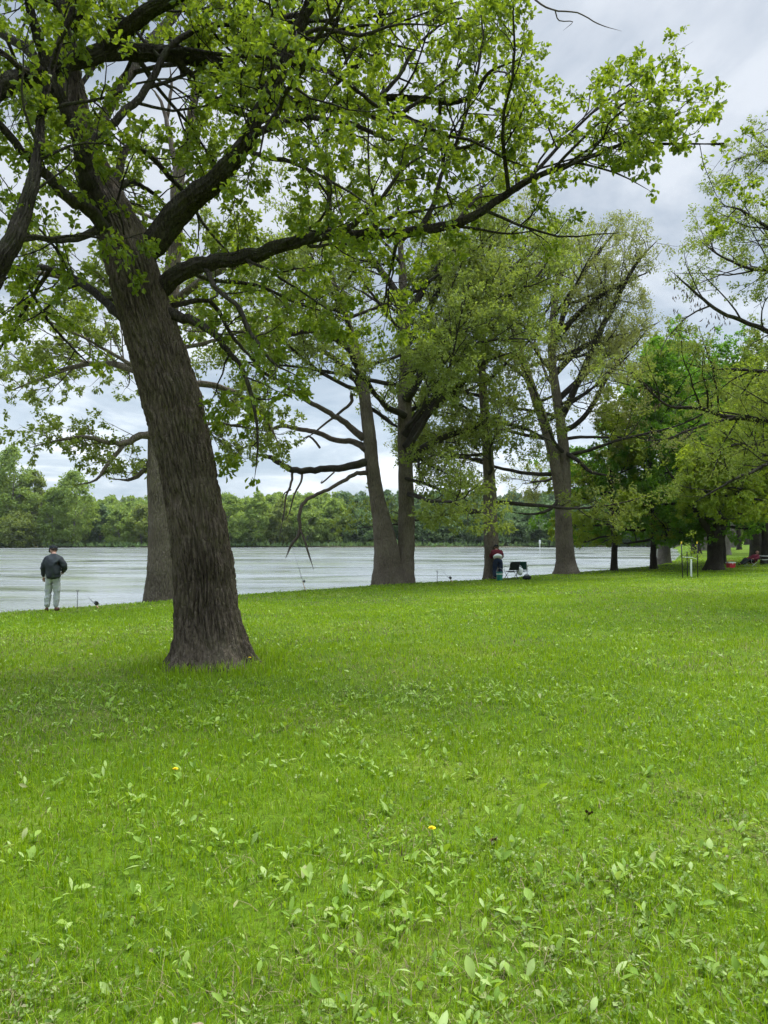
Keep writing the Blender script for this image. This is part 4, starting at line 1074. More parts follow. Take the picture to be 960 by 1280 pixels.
def fine_leaf(P, D, Nn, S, wid):
    """five stations along the blade, folded on the midrib and curling over"""
    D = unit(D); W = unit(np.cross(D, Nn)); U = np.cross(W, D); n = len(P)
    cv = nr.uniform(.05, .55, n)[:, None]; wd_ = (wid * nr.uniform(.65, 1.3, n))[:, None]; tw = nr.normal(0, .12, n)[:, None]
    S = S[:, None]; rows = []
    for u, w_ in ((0, .10), (.25, .62), (.52, 1.0), (.78, .74), (1, .04)):
        c = P + D * S * u * (1 - .15 * cv) - U * S * cv * u * u * .6 + W * S * tw * u * u
        h = S * wd_ * .5 * w_
        rows += [c + W * h + U * h * .35, c, c - W * h + U * h * .3]
    V = np.stack(rows, 1); base = np.arange(n)[:, None] * 15
    q = np.concatenate([base + np.array([3 * i + k, 3 * i + k + 1, 3 * i + k + 4, 3 * i + k + 3]) for i in range(4) for k in (0, 1)], 0)
    return V.reshape(-1, 3), q

def rosettes(zones, nl, size, wid, elev, thr, seed, mat, name, label, cat):
    Ps, Ds, Ns, Ss = [], [], [], []
    for (y0, y1, dens, k) in zones:
        x, y = wedge(y0, y1, dens)
        c = fbm(x * .9 + seed, y * .9, o=3, seed=seed)
        m = nr.uniform(0, 1, len(x)) < (.30 if size > .03 else .12) + .7 * sstep(thr, thr + .14, c)
        x, y = x[m], y[m]; z = height(x, y)
        cnt = nr.integers(nl[0], nl[1] + 1, len(x)); idx = np.repeat(np.arange(len(x)), cnt); n = len(idx)
        sc = (nr.uniform(.6, 1.35, len(x)) * k)[idx]
        a = nr.uniform(0, 2 * PI, n); e = np.radians(nr.uniform(*elev, n))
        D = np.stack([np.cos(a) * np.cos(e), np.sin(a) * np.cos(e), np.sin(e)], 1)
        S = size * sc * nr.uniform(.6, 1.25, n)
        P = np.stack([x[idx], y[idx], z[idx]], 1) + np.stack([nr.normal(0, .35, n) * size, nr.normal(0, .35, n) * size, nr.uniform(.010, .040, n)], 1)
        Nn = np.stack([-np.cos(a) * np.sin(e), -np.sin(a) * np.sin(e), np.cos(e)], 1) + nr.normal(0, .35, (n, 3))
        Ps.append(P); Ds.append(D); Ns.append(Nn); Ss.append(S)
    if size > .03: V, q = fine_leaf(np.vstack(Ps), np.vstack(Ds), np.vstack(Ns), np.concatenate(Ss), wid)
    else: V, q, _ = leaf_geo(np.vstack(Ps), np.vstack(Ds), np.vstack(Ns), np.concatenate(Ss), wid, .12)
    o = link(name, mesh_np(name, V, q, None, size > .03, [mat])); tag(o, label, cat, kind='stuff')
rosettes([(1.3, 4, 150, 1.05), (4, 8, 85, 1.0), (8, 16, 22, 1.05), (16, 30, 5, 1.2)], (1, 5), .052, .38, (0, 70), .45, 81, M['weed'], 'broad_leaf_weeds', 'pale broad-leaved weeds scattered through the lawn', 'weeds')
rosettes([(1.3, 4, 560, 1.0), (4, 9, 160, 1.2), (9, 14, 25, 1.6)], (3, 7), .018, .7, (0, 65), .47, 91, M['ivy'], 'creeping_weeds', 'low dull creeping weeds in patches of the lawn', 'weeds')

# ================================================================== SMALL MESH TOOLS
def bm_mesh(name, bm, mat, smooth=False, bevel=0):
    if bevel:
        bmesh.ops.bevel(bm, geom=list(bm.edges), offset=bevel, segments=2, affect='EDGES', profile=.6)
    me = bpy.data.meshes.new(name); bm.normal_update(); bm.to_mesh(me); bm.free()
    me.materials.append(mat)
    if smooth: me.polygons.foreach_set('use_smooth', [True] * len(me.polygons))
    return me

def box_bm(sx, sy, sz, loc=(0, 0, 0), rot=None, bm=None, taper=1.0):
    bm = bm or bmesh.new()
    r = bmesh.ops.create_cube(bm, size=1)
    for v in r['verts']:
        t = taper if v.co.z < 0 else 1
        v.co = Vector((v.co.x * sx * t, v.co.y * sy * t, v.co.z * sz))
        if rot is not None: v.co = rot @ v.co
        v.co += Vector(loc)
    return bm

def tube_me(name, pts, rad, mat, k=8):
    t = Tubes()
    if not hasattr(rad, '__len__'): rad = [rad] * len(pts)
    t.add(pts, rad, k); 
    return t.mesh(name, mat)

def skin_me(name, verts, edges, rad, mat, sub=2):
    me = bpy.data.meshes.new('skeleton'); me.from_pydata(verts, edges, [])
    ob = bpy.data.objects.new('skeleton', me); COL.objects.link(ob)
    md = ob.modifiers.new('skin', 'SKIN'); md.use_smooth_shade = True
    for i, v in enumerate(me.skin_vertices[0].data):
        r = rad[i]; v.radius = r if hasattr(r, '__len__') else (r, r); v.use_root = (i == 0)
    ss = ob.modifiers.new('sub', 'SUBSURF'); ss.levels = ss.render_levels = sub
    dg = bpy.context.evaluated_depsgraph_get(); dg.update()
    out = bpy.data.meshes.new_from_object(ob.evaluated_get(dg)); out.name = name
    bpy.data.objects.remove(ob); bpy.data.meshes.remove(me)
    out.materials.clear(); out.materials.append(mat)
    return out

def merge_me(name, meshes, mat):
    bm = bmesh.new()
    for m in meshes: bm.from_mesh(m)
    me = bm_mesh(name, bm, mat, True)
    return me

def lathe_me(name, prof, mat, k=20, sc=(1, 1), loc=(0, 0, 0), smooth=True):
    V = []; Q = []
    for (r, z) in prof:
        for j in range(k):
            a = 2 * PI * j / k; V.append((loc[0] + r * sc[0] * math.cos(a), loc[1] + r * sc[1] * math.sin(a), loc[2] + z))
    for i in range(len(prof) - 1):
        for j in range(k):
            Q.append((i * k + j, i * k + (j + 1) % k, (i + 1) * k + (j + 1) % k, (i + 1) * k + j))
    return mesh_np(name, V, Q, None, smooth, [mat])

M['skin'] = simple_mat('skin', (0.36, 0.20, 0.14), .6, .3, .06, 20)
M['hair'] = simple_mat('dark_hair', (0.018, 0.014, 0.011), .7, .3, .2, 40)
M['black_cloth'] = simple_mat('black_cloth', (0.016, 0.018, 0.020), .85, .2, .35, 14, bump=.4)
M['jacket'] = simple_mat('charcoal_jacket', (0.022, 0.027, 0.030), .7, .35, .4, 9, bump=.5)
M['grey_cloth'] = simple_mat('light_grey_trousers', (0.38, 0.39, 0.38), .85, .2, .22, 9, bump=.6)
M['brown'] = simple_mat('brown_leather', (0.10, 0.042, 0.026), .6, .3, .25, 20)
M['maroon'] = simple_mat('maroon_cloth', (0.11, 0.012, 0.022), .85, .2, .3, 10, bump=.5)
M['navy'] = simple_mat('navy_trousers', (0.016, 0.024, 0.045), .85, .2, .35, 9, bump=.5)
M['white'] = simple_mat('white_cloth', (0.72, 0.72, 0.70), .8, .2, .06, 12)
M['teal'] = simple_mat('teal_plastic', (0.015, 0.16, 0.13), .4, .45, .15, 8)
M['green_cloth'] = simple_mat('dark_green_canvas', (0.012, 0.05, 0.036), .85, .2, .3, 14)
M['metal_dark'] = simple_mat('dark_steel', (0.035, 0.035, 0.037), .45, .5, .2, 20, .4)
M['metal'] = simple_mat('grey_steel', (0.42, 0.42, 0.42), .35, .5, .15, 20, .7)
M['red'] = simple_mat('red_plastic', (0.50, 0.012, 0.030), .4, .45, .12, 9)
M['plastic_white'] = simple_mat('white_plastic', (0.74, 0.74, 0.72), .45, .4, .06, 9)
M['yellow'] = simple_mat('yellow_paint', (0.75, 0.52, 0.04), .55, .3, .1, 20)
M['petal'] = simple_mat('yellow_petal', (0.85, 0.68, 0.02), .7, .2, .15, 60)
M['stem'] = simple_mat('green_stem', (0.13, 0.21, 0.04), .6, .3, .2, 30)
M['rod'] = simple_mat('dark_rod_blank', (0.014, 0.014, 0.016), .35, .5, .2, 30)
M['cork'] = simple_mat('cork_grip', (0.34, 0.22, 0.12), .85, .2, .2, 40)
M['deadleaf'] = simple_mat('dry_leaf', (0.24, 0.185, 0.12), .85, .2, .35, 45, bump=.5)
M['deadleaf_d'] = simple_mat('dark_dry_leaf', (0.07, 0.035, 0.022), .85, .2, .35, 45, bump=.5)

# ================================================================== PEOPLE
def hand_me(wr, d, n_, r=.008, curl=.5):
    """palm and five fingers from the wrist WR along D; N_ is the palm normal"""
    wr = Vector(wr); d = Vector(d).normalized(); n_ = Vector(n_).normalized(); s = d.cross(n_).normalized()
    parts = []
    parts.append(skin_me('palm', [wr, wr + d * .045, wr + d * .085], [(0, 1), (1, 2)], [.026, .036, .034], M['skin'], 1))
    for j, L in enumerate((.066, .076, .070, .055)):
        a = wr + d * .07 + s * (.027 - .018 * j)
        b = a + d * L * .5 + n_ * L * .12 * curl; c = b + d * L * .3 + n_ * L * .3 * curl; e = c + d * L * .18 + n_ * L * .3 * curl
        parts.append(skin_me('finger', [a, b, c, e], [(0, 1), (1, 2), (2, 3)], [.0095, .009, .008, .006], M['skin'], 1))
    a = wr + d * .025 + s * .02
    parts.append(skin_me('thumb', [a, a + s * .03 + d * .025 + n_ * .01, a + s * .042 + d * .05 + n_ * .018], [(0, 1), (1, 2)], [.012, .011, .008], M['skin'], 1))
    return parts

def head_parts(c, f, up):
    """skull, jaw, nose and ears around the head centre C looking along F"""
    c = Vector(c); f = Vector(f).normalized(); up = Vector(up).normalized(); s = f.cross(up).normalized()
    sk = skin_me('skull', [c - up * .11 - f * .01, c - up * .04 + f * .01, c + up * .03 - f * .005, c + up * .085 - f * .01, c - up * .085 + f * .055, c - up * .015 + f * .105, c + s * .08 - up * .01 - f * .01, c - s * .08 - up * .01 - f * .01],
                 [(0, 1), (1, 2), (2, 3), (1, 4), (1, 5), (1, 6), (1, 7)], [.055, .075, .085, .062, .035, .016, .018, .018], M['skin'], 2)
    return [sk]

def make_person(name, loc, rot, label, J, wear, head):
    e = empty(name, loc, label, 'person'); e.rotation_euler = (0, 0, rot)
    vs = list(J.keys()); ix = {k: i for i, k in enumerate(vs)}
    E = [('pelvis', 'spine'), ('spine', 'chest'), ('chest', 'neck'), ('neck', 'skullbase'), ('chest', 'sh_l'), ('sh_l', 'el_l'), ('el_l', 'wr_l'), ('chest', 'sh_r'), ('sh_r', 'el_r'), ('el_r', 'wr_r'),
         ('pelvis', 'hip_l'), ('hip_l', 'kn_l'), ('kn_l', 'an_l'), ('an_l', 'toe_l'), ('pelvis', 'hip_r'), ('hip_r', 'kn_r'), ('kn_r', 'an_r'), ('an_r', 'toe_r')]
    BR = dict(pelvis=.13, spine=.12, chest=.135, neck=.058, skullbase=.055, sh_l=.06, el_l=.042, wr_l=.027, sh_r=.06, el_r=.042, wr_r=.027, hip_l=.088, kn_l=.058, an_l=.036, toe_l=.032, hip_r=.088, kn_r=.058, an_r=.036, toe_r=.032)
    body = [skin_me('body', [J[k] for k in vs], [(ix[a], ix[b]) for a, b in E], [BR[k] for k in vs], M['skin'], 2)]
    body += head_parts(*head)
    for sd in ('l', 'r'):
        d = Vector(J['wr_' + sd]) - Vector(J['el_' + sd])
        body += hand_me(J['wr_' + sd], d, (0, 1, 0) if abs(d.normalized().y) < .7 else (0, 0, -1))
    link('body', merge_me('body', body, M['skin']), e)
    for (nm, mat, V, Ed, Rd) in wear:
        me = skin_me(nm, V, Ed, Rd, mat, 3 if nm != 'shoe' else 2)
        if nm in ('jacket', 'trousers'):
            n = len(me.vertices); co = np.empty(n * 3, np.float32); no = np.empty(n * 3, np.float32)
            me.vertices.foreach_get('co', co); me.vertices.foreach_get('normal', no)
            co = co.reshape(-1, 3); no = no.reshape(-1, 3)
            f = (fbm(co[:, 0] * 9, co[:, 1] * 9, co[:, 2] * 17, 3, 5) - .5) * .05
            me.vertices.foreach_set('co', (co + no * f[:, None]).ravel()); me.update()
        link(nm, me, e)
    return e

def garments(J, jm, tm, sm, jr=1.0, tr=1.0, hem=None):
    g = lambda k: Vector(J[k])
    hemv = Vector(hem) if hem else g('pelvis')
    up_ = (g('neck') - g('spine')).normalized()
    jacket = ('jacket', jm, [g('chest'), g('spine'), hemv, g('neck') + up_ * .01, g('sh_l') - up_ * .02, g('el_l'), g('wr_l'), g('sh_r') - up_ * .02, g('el_r'), g('wr_r'), hemv * 2 - (hemv + g('spine')) / 2],
              [(0, 1), (1, 2), (0, 3), (0, 4), (4, 5), (5, 6), (0, 7), (7, 8), (8, 9), (2, 10)], [(.20 * jr, .165 * jr), (.225 * jr, .175 * jr), (.23 * jr, .18 * jr), .088, .085 * jr, .08 * jr, .055 * jr, .085 * jr, .08 * jr, .055 * jr, (.225 * jr, .175 * jr)])
    P = g('pelvis')
    trousers = ('trousers', tm, [P, P + Vector((0, 0, .13)), g('hip_l'), g('kn_l'), g('an_l'), g('hip_r'), g('kn_r'), g('an_r')],
                [(0, 1), (0, 2), (2, 3), (3, 4), (0, 5), (5, 6), (6, 7)], [.15 * tr, (.17 * tr, .14 * tr), .112 * tr, .09 * tr, .075 * tr, .112 * tr, .09 * tr, .075 * tr])
    out = [jacket, trousers]
    for sd in 'lr':
        a, t = g('an_' + sd), g('toe_' + sd)
        d = (t - a); d.z = 0; d.normalize()
        out.append(('shoe', sm, [Vector((a.x, a.y, .05)) - d * .05, Vector((a.x, a.y, .055)) + d * .05, Vector((t.x, t.y, .045)) + d * .04], [(0, 1), (1, 2)], [(.052, .055), (.05, .055), (.045, .042)]))
    return out

def cap_part(e, c, f, up, mat, brim=True, r=.105, nm='cap'):
    c = Vector(c); f = Vector(f).normalized(); up = Vector(up).normalized(); s = f.cross(up)
    prof = [(r * 1.02, -.01), (r * 1.03, .03), (r * .95, .07), (r * .7, .105), (r * .3, .122), (.002, .126)]
    me = lathe_me(nm, prof, mat, 20)
    R = Matrix((s, f, up)).transposed().to_4x4()
    me.transform(Matrix.Translation(c) @ R)
    o = link(nm, me, e)
    if brim:
        bm = bmesh.new(); top = []; bot = []
        for j in range(9):
            a = PI * j / 8
            p = c + s * math.cos(a) * r * .95 + f * (r * .6 + math.sin(a) * .1)
            top.append(bm.verts.new(p + up * .004)); bot.append(bm.verts.new(p - up * .004))
        bm.faces.new(top); bm.faces.new(list(reversed(bot)))
        for j in range(9): bm.faces.new((top[j], bot[j], bot[(j + 1) % 9], top[(j + 1) % 9]))
        bmesh.ops.recalc_face_normals(bm, faces=bm.faces)
        link('brim', bm_mesh('brim', bm, mat), o)
    return o

# standing man, back to us, head bowed to the left
p1 = on_ground(65.5, 19.5)
J = dict(pelvis=(0, 0, .93), spine=(0, -.01, 1.12), chest=(.01, 0, 1.34), neck=(0, .05, 1.50), skullbase=(-.02, .09, 1.55),
         sh_l=(-.185, .0, 1.37), el_l=(-.245, -.01, 1.13), wr_l=(-.265, .07, .89), sh_r=(.195, .0, 1.37), el_r=(.315, -.03, 1.15), wr_r=(.20, .17, 1.03),
         hip_l=(-.095, 0, .88), kn_l=(-.12, .02, .49), an_l=(-.135, -.02, .085), toe_l=(-.19, .11, .04), hip_r=(.095, 0, .88), kn_r=(.10, .03, .49), an_r=(.095, -.02, .085), toe_r=(.10, .14, .04))
hc = (-.055, .15, 1.60); hf = (-.55, .7, -.5); hu = (-.15, .45, .9)
W1 = garments(J, M['jacket'], M['grey_cloth'], M['brown'], 1.06, 1.0, (0.005, 0, .93))
e1 = make_person('person', p1, .06, 'man standing at the water edge, back turned, in a dark jacket and light grey trousers', J, W1, (hc, hf, hu))
cap_part(e1, Vector(hc) + Vector(hu).normalized() * .005, hf, hu, M['black_cloth'], True)
link('hair', skin_me('hair', [Vector(hc) - Vector(hf).normalized() * .04 - Vector(hu).normalized() * .05, Vector(hc) - Vector(hf).normalized() * .05], [(0, 1)], [.075, .085], M['hair']), e1)

# person bending forward beside the slim trunk
p2 = on_ground(622.5, 33.2)
J = dict(pelvis=(0, 0, .90), spine=(0, .10, 1.05), chest=(0, .27, 1.20), neck=(0, .40, 1.32), skullbase=(0, .44, 1.37),
         sh_l=(-.2, .31, 1.24), el_l=(-.28, .42, .99), wr_l=(-.12, .60, .93), sh_r=(.2, .31, 1.24), el_r=(.27, .42, .99), wr_r=(.12, .60, .93),
         hip_l=(-.10, 0, .86), kn_l=(-.14, .05, .47), an_l=(-.15, -.02, .085), toe_l=(-.18, .13, .04), hip_r=(.10, 0, .86), kn_r=(.13, .05, .47), an_r=(.14, .0, .085), toe_r=(.17, .15, .04))
hc = (0, .47, 1.44); hf = (0, .9, -.3); hu = (0, .3, .95)
W2 = garments(J, M['maroon'], M['navy'], M['black_cloth'], 1.0, 1.22, (0, .08, 1.05))
W2.append(('undershirt', M['white'], [(0, -.03, .94), (0, .03, 1.02), (0, .08, 1.08)], [(0, 1), (1, 2)], [(.225, .19), (.225, .19), (.2, .17)]))
e2 = make_person('person', p2, .0, 'person in maroon top and navy trousers bending forward beside the slim trunk', J, W2, (hc, hf, hu))
cap_part(e2, hc, hf, hu, M['black_cloth'], True)
link('cap_patch', lathe_me('cap_patch', [(.001, .0), (.03, .001), (.03, -.004)], M['white'], 12, loc=(0, .37, 1.545)), e2)
link('hair', skin_me('hair', [(0, .41, 1.40), (0, .41, 1.45)], [(0, 1)], [.07, .085], M['hair']), e2)

# ---- folding chairs
def camp_chair(loc, rot, label, cloth, frame, s=1.0, recline=.18, group='folding chairs on the lawn', seat_z=.40):
    e = empty('folding_chair', loc, label, 'chair', group); e.rotation_euler = (0, 0, rot); e.scale = (s, s, s)
    w, d = .26, .24
    for sx in (-1, 1):
        link('leg', tube_me('leg', [(sx * w, -d, 0), (sx * w, d, seat_z + .02)], .012, frame), e)
        link('leg', tube_me('leg', [(sx * w, d, 0), (sx * w, -d, seat_z + .02)], .012, frame), e)
        link('armrest', bm_mesh('armrest', box_bm(.05, .46, .025, (sx * (w + .01), 0, seat_z + .22)), cloth, bevel=.006), e)
        link('arm_post', tube_me('arm_post', [(sx * w, d, seat_z), (sx * (w + .01), d - .03, seat_z + .21)], .011, frame), e)
        link('back_post', tube_me('back_post', [(sx * w, -d, seat_z), (sx * w, -d - recline, seat_z + .46)], .012, frame), e)
    n = 8; V = []
    for i in range(n + 1):
        for j in range(n + 1):
            u, v = i / n, j / n
            V.append(((u - .5) * 2 * w, (v - .5) * 2 * d, seat_z - .05 * math.sin(PI * u) * math.sin(PI * v)))
    Q = [(i * (n + 1) + j, (i + 1) * (n + 1) + j, (i + 1) * (n + 1) + j + 1, i * (n + 1) + j + 1) for i in range(n) for j in range(n)]
    so_ = link('seat', mesh_np('seat', V, Q, None, True, [cloth]), e); so_.modifiers.new('thick', 'SOLIDIFY').thickness = .012
    V = [((i / n - .5) * 2 * w, -d - recline * (.12 + .88 * j / n) - .04 * math.sin(PI * i / n), seat_z + .06 + .41 * j / n) for i in range(n + 1) for j in range(n + 1)]
    bo = link('backrest', mesh_np('backrest', V, Q, None, True, [cloth]), e); bo.modifiers.new('thick', 'SOLIDIFY').thickness = .012
    return e
camp_chair(on_ground(639, 33.3), .35, 'black folding chair standing next to the bending person', M['black_cloth'], M['metal_dark'], .92)
camp_chair(on_ground(652.5, 33.9), -.25, 'dark green folding chair with a white bag hung on it', M['green_cloth'], M['metal'], .9)

def blob(name, loc, size, mat, label, cat, seed, handles=None, squash=1.0):
    r = np.random.default_rng(seed)
    bm = bmesh.new(); bmesh.ops.create_icosphere(bm, subdivisions=4, radius=1)
    co = np.array([v.co[:] for v in bm.verts])
    f = 1 + .35 * (fbm(co[:, 0] * 2.2 + seed, co[:, 1] * 2.2, co[:, 2] * 2.2, 4, seed) - .5) * 2 * .6
    for v, k in zip(bm.verts, f):
        z = v.co.z
        v.co = Vector((v.co.x * size[0] * k, v.co.y * size[1] * k, max(-size[2] * .92, z * size[2] * k) + size[2] * .92))
    e = empty(name, loc, label, cat)
    link('body', bm_mesh('body', bm, mat, True), e)
    if handles:
        for sx in (-1, 1):
            h = size[2] * 1.75
            link('handle', tube_me('handle', [(sx * size[0] * .5 * math.cos(a), sx * size[1] * .25, h + handles * math.sin(a)) for a in np.linspace(0, PI, 8)], .009, mat, 6), e)
    return e
b_ = on_ground(650, 33.45)
blob('plastic_bag', (b_[0], b_[1], b_[2] + .18), (.13, .11, .2), M['white'], 'white bag hanging between the two folding chairs', 'bag', 3, .08)
blob('duffel_bag', on_ground(658.5, 33.1), (.20, .14, .11), M['black_cloth'], 'black bag lying on the grass right of the green chair', 'bag', 5, .05)

def bucket(loc, label):
    e = empty('bucket', loc, label, 'bucket')
    prof = [(.001, .0), (.115, .0), (.12, .01), (.135, .18), (.15, .35), (.157, .35), (.157, .37), (.145, .37), (.128, .2), (.112, .02), (.001, .02)]
    link('tub', lathe_me('tub', prof, M['teal'], 28), e)
    link('handle', tube_me('handle', [(.155 * math.cos(a), -.05, .35 + .19 * math.sin(a)) for a in np.linspace(0, PI, 12)], .005, M['metal'], 6), e)
    link('rim_tape', lathe_me('rim_tape', [(.142, .26), (.146, .262), (.150, .30), (.146, .302)], M['plastic_white'], 28), e)
    return e
bucket(on_ground(624.5, 32.6), 'teal bucket on the grass in front of the bending person')

# ---- fishing gear
def rod(butt, tip, label, reel_at=.22, side=-1, thin=1.0, group='fishing rods at the bank edge'):
    A = Vector(butt); B = Vector(tip); d = (B - A); L = d.length; dn = d.normalized()
    s = dn.cross(Vector((0, 1, 0))).normalized() * side
    e = empty('fishing_rod', A, label, 'fishing rod', group)
    P = [dn * (L * t) + Vector((0, 0, -.03 * L * max(0, t - .4) ** 2)) for t in np.linspace(.16, 1, 9)]
    link('rod_blank', tube_me('rod_blank', [tuple(p) for p in P], [.008 * thin * (1 - .75 * i / 8) for i in range(9)], M['rod'], 8), e)
    link('grip', tube_me('grip', [tuple(dn * (L * t)) for t in (0, .06, .12, .2)], [.014 * thin, .013 * thin, .012 * thin, .009 * thin], M['cork'], 10), e)
    rc = dn * (L * reel_at) + s * .055
    bm = bmesh.new()
    bmesh.ops.create_cone(bm, cap_ends=True, segments=16, radius1=.034 * thin, radius2=.03 * thin, depth=.06 * thin)
    q = dn.to_track_quat('Z', 'Y').to_matrix()
    for v in bm.verts: v.co = q @ v.co + rc
    r_ = link('reel', bm_mesh('reel', bm, M['metal_dark'], False), e)
    link('reel_foot', tube_me('reel_foot', [tuple(dn * (L * reel_at)), tuple(rc)], .009 * thin, M['metal_dark'], 6), r_)
    link('crank', tube_me('crank', [tuple(rc), tuple(rc + Vector((0, -.06, 0))), tuple(rc + Vector((0, -.06, 0)) + dn * .05)], .006 * thin, M['metal'], 6), r_)
    for t in (.35, .5, .65, .8, .97):
        c = dn * (L * t) + s * .012
        link('line_guide', tube_me('line_guide', [tuple(c + s * .012 * math.cos(a) + Vector((0, .012, 0)) * math.sin(a)) for a in np.linspace(0, 2 * PI, 9)], .0022, M['metal'], 5), e)
    return e
def P3(px, py, Y): return at(px, py, Y)
ra = on_ground(382, 26.4)
rod(ra, P3(365, 682, 27.4), 'long dark fishing rod leaning upright over the water under the broken limb', .2, -1, 1.15)
rb = on_ground(123.5, 20.2)
rod(rb, P3(110, 746, 20.9), 'fishing rod propped low on the grass edge right of the standing man', .3, -1, 1.6)
rc_ = on_ground(566, 31.2)
rod(rc_, P3(552, 712, 32.2), 'fishing rod propped at the bank right of the twin-stemmed oak', .3, -1, 1.5)
def stick(px, Y, top, label, r=.009):
    b = on_ground(px, Y); t = P3(px, top, Y)
    e = empty('bank_stick', b, label, 'rod rest', 'bank sticks'); h = t[2] - b[2]
    link('stake', tube_me('stake', [(0, 0, -.15), (0, 0, h * .5), (.004, 0, h - .05)], r, M['metal_dark'], 8), e)
    link('fork', tube_me('fork', [(-.022, 0, h + .0), (-.016, 0, h - .04), (.004, 0, h - .055), (.022, 0, h - .04), (.028, 0, h + .0)], r * .8, M['metal_dark'], 8), e)
stick(96.5, 20.0, 737, 'thin dark rod rest standing right of the standing man')
stick(546.5, 31.0, 713, 'thin rod rest at the bank right of the twin-stemmed oak', .012)

# ---- staked sapling
YS = 30.0
sb = on_ground(864, YS)
e = empty('sapling', sb, 'young sapling in a white trunk guard between dark stakes', 'sapling')
pts = walk((0, 0, -.1), (0, 0, 1), 1.75, 7, .05, .02)
link('trunk', tube_me('trunk', pts, [.016 - .0016 * i for i in range(8)], M['bark_grey'], 8), e)
link('trunk_guard', lathe_me('trunk_guard', [(.034, .0), (.038, .02), (.037, .35), (.04, .72), (.035, .725), (.033, .35), (.031, .0)], M['plastic_white'], 16), e)
tw = Tubes(); A = []
for k in range(16):
    p = pts[rnd.randrange(3, 8)]; q = walk(p, (rnd.uniform(-1, 1), rnd.uniform(-1, 1), .5), rnd.uniform(.2, .5), 3, .3, 0)
    tw.add(q, [.006, .005, .004, .003], 4); A += [q[2], q[3]]
    if rnd.random() < .7: A.append(q[1])
A = np.repeat(np.array(A), 4, 0); n = len(A)
V, q, _ = leaf_geo(A + nr.normal(0, .05, (n, 3)), nr.normal(0, 1, (n, 3)) - np.array([0, 0, .3]), nr.normal(0, .6, (n, 3)) + np.array([0, 0, .8]), nr.uniform(.06, .11, n), .55)
c_ = link('crown', mesh_np('crown', V, q, None, False, [M['leaf_lime']]), e)
link('twigs', tw.mesh('twigs', M['twig']), c_)
for (px, dY, py, tip, lab) in [(853.5, -.3, 678, True, 'left yellow-tipped stake of the young sapling'), (859.5, .5, 690, False, 'short dark stake at the back of the young sapling'), (872.5, -.1, 678, True, 'right yellow-tipped stake of the young sapling')]:
    b = on_ground(px, YS + dY); h = P3(px, py, YS + dY)[2] - b[2]
    e = empty('tree_stake', b, lab, 'stake', 'stakes round the sapling')
    lean = rnd.uniform(-.06, .0)
    link('post', tube_me('post', [(0, 0, -.2), (lean * .5, 0, h * .5), (lean, 0, h)], .022, M['metal_dark'], 8), e)
    if tip: link('tip', lathe_me('tip', [(.026, h - .06), (.027, h + .01), (.015, h + .03), (.001, h + .032)], M['yellow'], 12, loc=(lean, 0, 0)), e)
b0 = on_ground(853.5, YS - .3); b1 = on_ground(872.5, YS - .1)
e = empty('guy_strap', sb, 'pale strap tying the sapling between its stakes', 'strap')
def rel(p, z): return (p[0] - sb[0], p[1] - sb[1], z)
link('band', tube_me('band', [rel(b0, .83), (-.03, -.05, .80), (.04, -.05, .80), rel(b1, .72)], .011, M['plastic_white'], 6), e)

# ---- cooler, reclining person
cb = on_ground(913.5, 42.5)
e = empty('cooler', cb, 'red cooler with a white lid on the lawn at the far right', 'cooler'); e.rotation_euler = (0, 0, .3)
link('tub', bm_mesh('tub', box_bm(.44, .30, .27, (0, 0, .145), taper=.9), M['red'], False, .02), e)
l_ = link('lid', bm_mesh('lid', box_bm(.46, .32, .06, (0, 0, .312)), M['plastic_white'], False, .015), e)
link('handle', tube_me('handle', [(-.235, 0, .24), (-.25, 0, .34), (-.18, 0, .44), (.18, 0, .44), (.25, 0, .34), (.235, 0, .24)], .012, M['red'], 8), e)
link('latch', bm_mesh('latch', box_bm(.05, .015, .07, (0, -.157, .26)), M['plastic_white'], False, .004), l_)

rp = on_ground(938, 43.5)
camp_chair(rp, math.radians(115), 'low chair with the reclining person on the far right lawn', M['maroon'], M['metal'], .95, recline=.3, seat_z=.24, group='folding chairs on the lawn')
J = dict(pelvis=(0, -.14, .34), spine=(0, -.29, .43), chest=(0, -.46, .56), neck=(0, -.58, .70), skullbase=(0, -.59, .75),
         sh_l=(-.19, -.48, .61), el_l=(-.27, -.26, .48), wr_l=(-.22, .02, .46), sh_r=(.19, -.48, .61), el_r=(.27, -.26, .48), wr_r=(.20, .02, .47),
         hip_l=(-.1, -.06, .33), kn_l=(-.13, .34, .42), an_l=(-.13, .74, .16), toe_l=(-.16, .84, .24), hip_r=(.1, -.06, .33), kn_r=(.12, .33, .46), an_r=(.10, .70, .13), toe_r=(.12, .84, .14))
hc = (0, -.60, .83); hf = (0, 1, .1); hu = (0, -.1, 1)
W3 = garments(J, M['maroon'], M['black_cloth'], M['black_cloth'], .95, .95, (0, -.16, .36))[:2]
for sd in 'lr':
    a, t = Vector(J['an_' + sd]), Vector(J['toe_' + sd])
    W3.append(('shoe', M['black_cloth'], [a + Vector((0, .0, -.03)), (a + t) / 2 + Vector((0, .02, 0)), t + Vector((0, .03, .03))], [(0, 1), (1, 2)], [.05, .048, .04]))
e3 = make_person('person', rp, math.radians(115), 'person in a maroon top and dark trousers lying back in a low chair', J, W3, (hc, hf, hu))
link('hair', skin_me('hair', [(0, -.66, .78), (0, -.62, .875)], [(0, 1)], [.08, .105], M['hair']), e3)
camp_chair(on_ground(956, 45.5), math.radians(70), 'pale folding chair cut by the right edge behind the reclining person', M['plastic_white'], M['metal_dark'], .95, seat_z=.34)

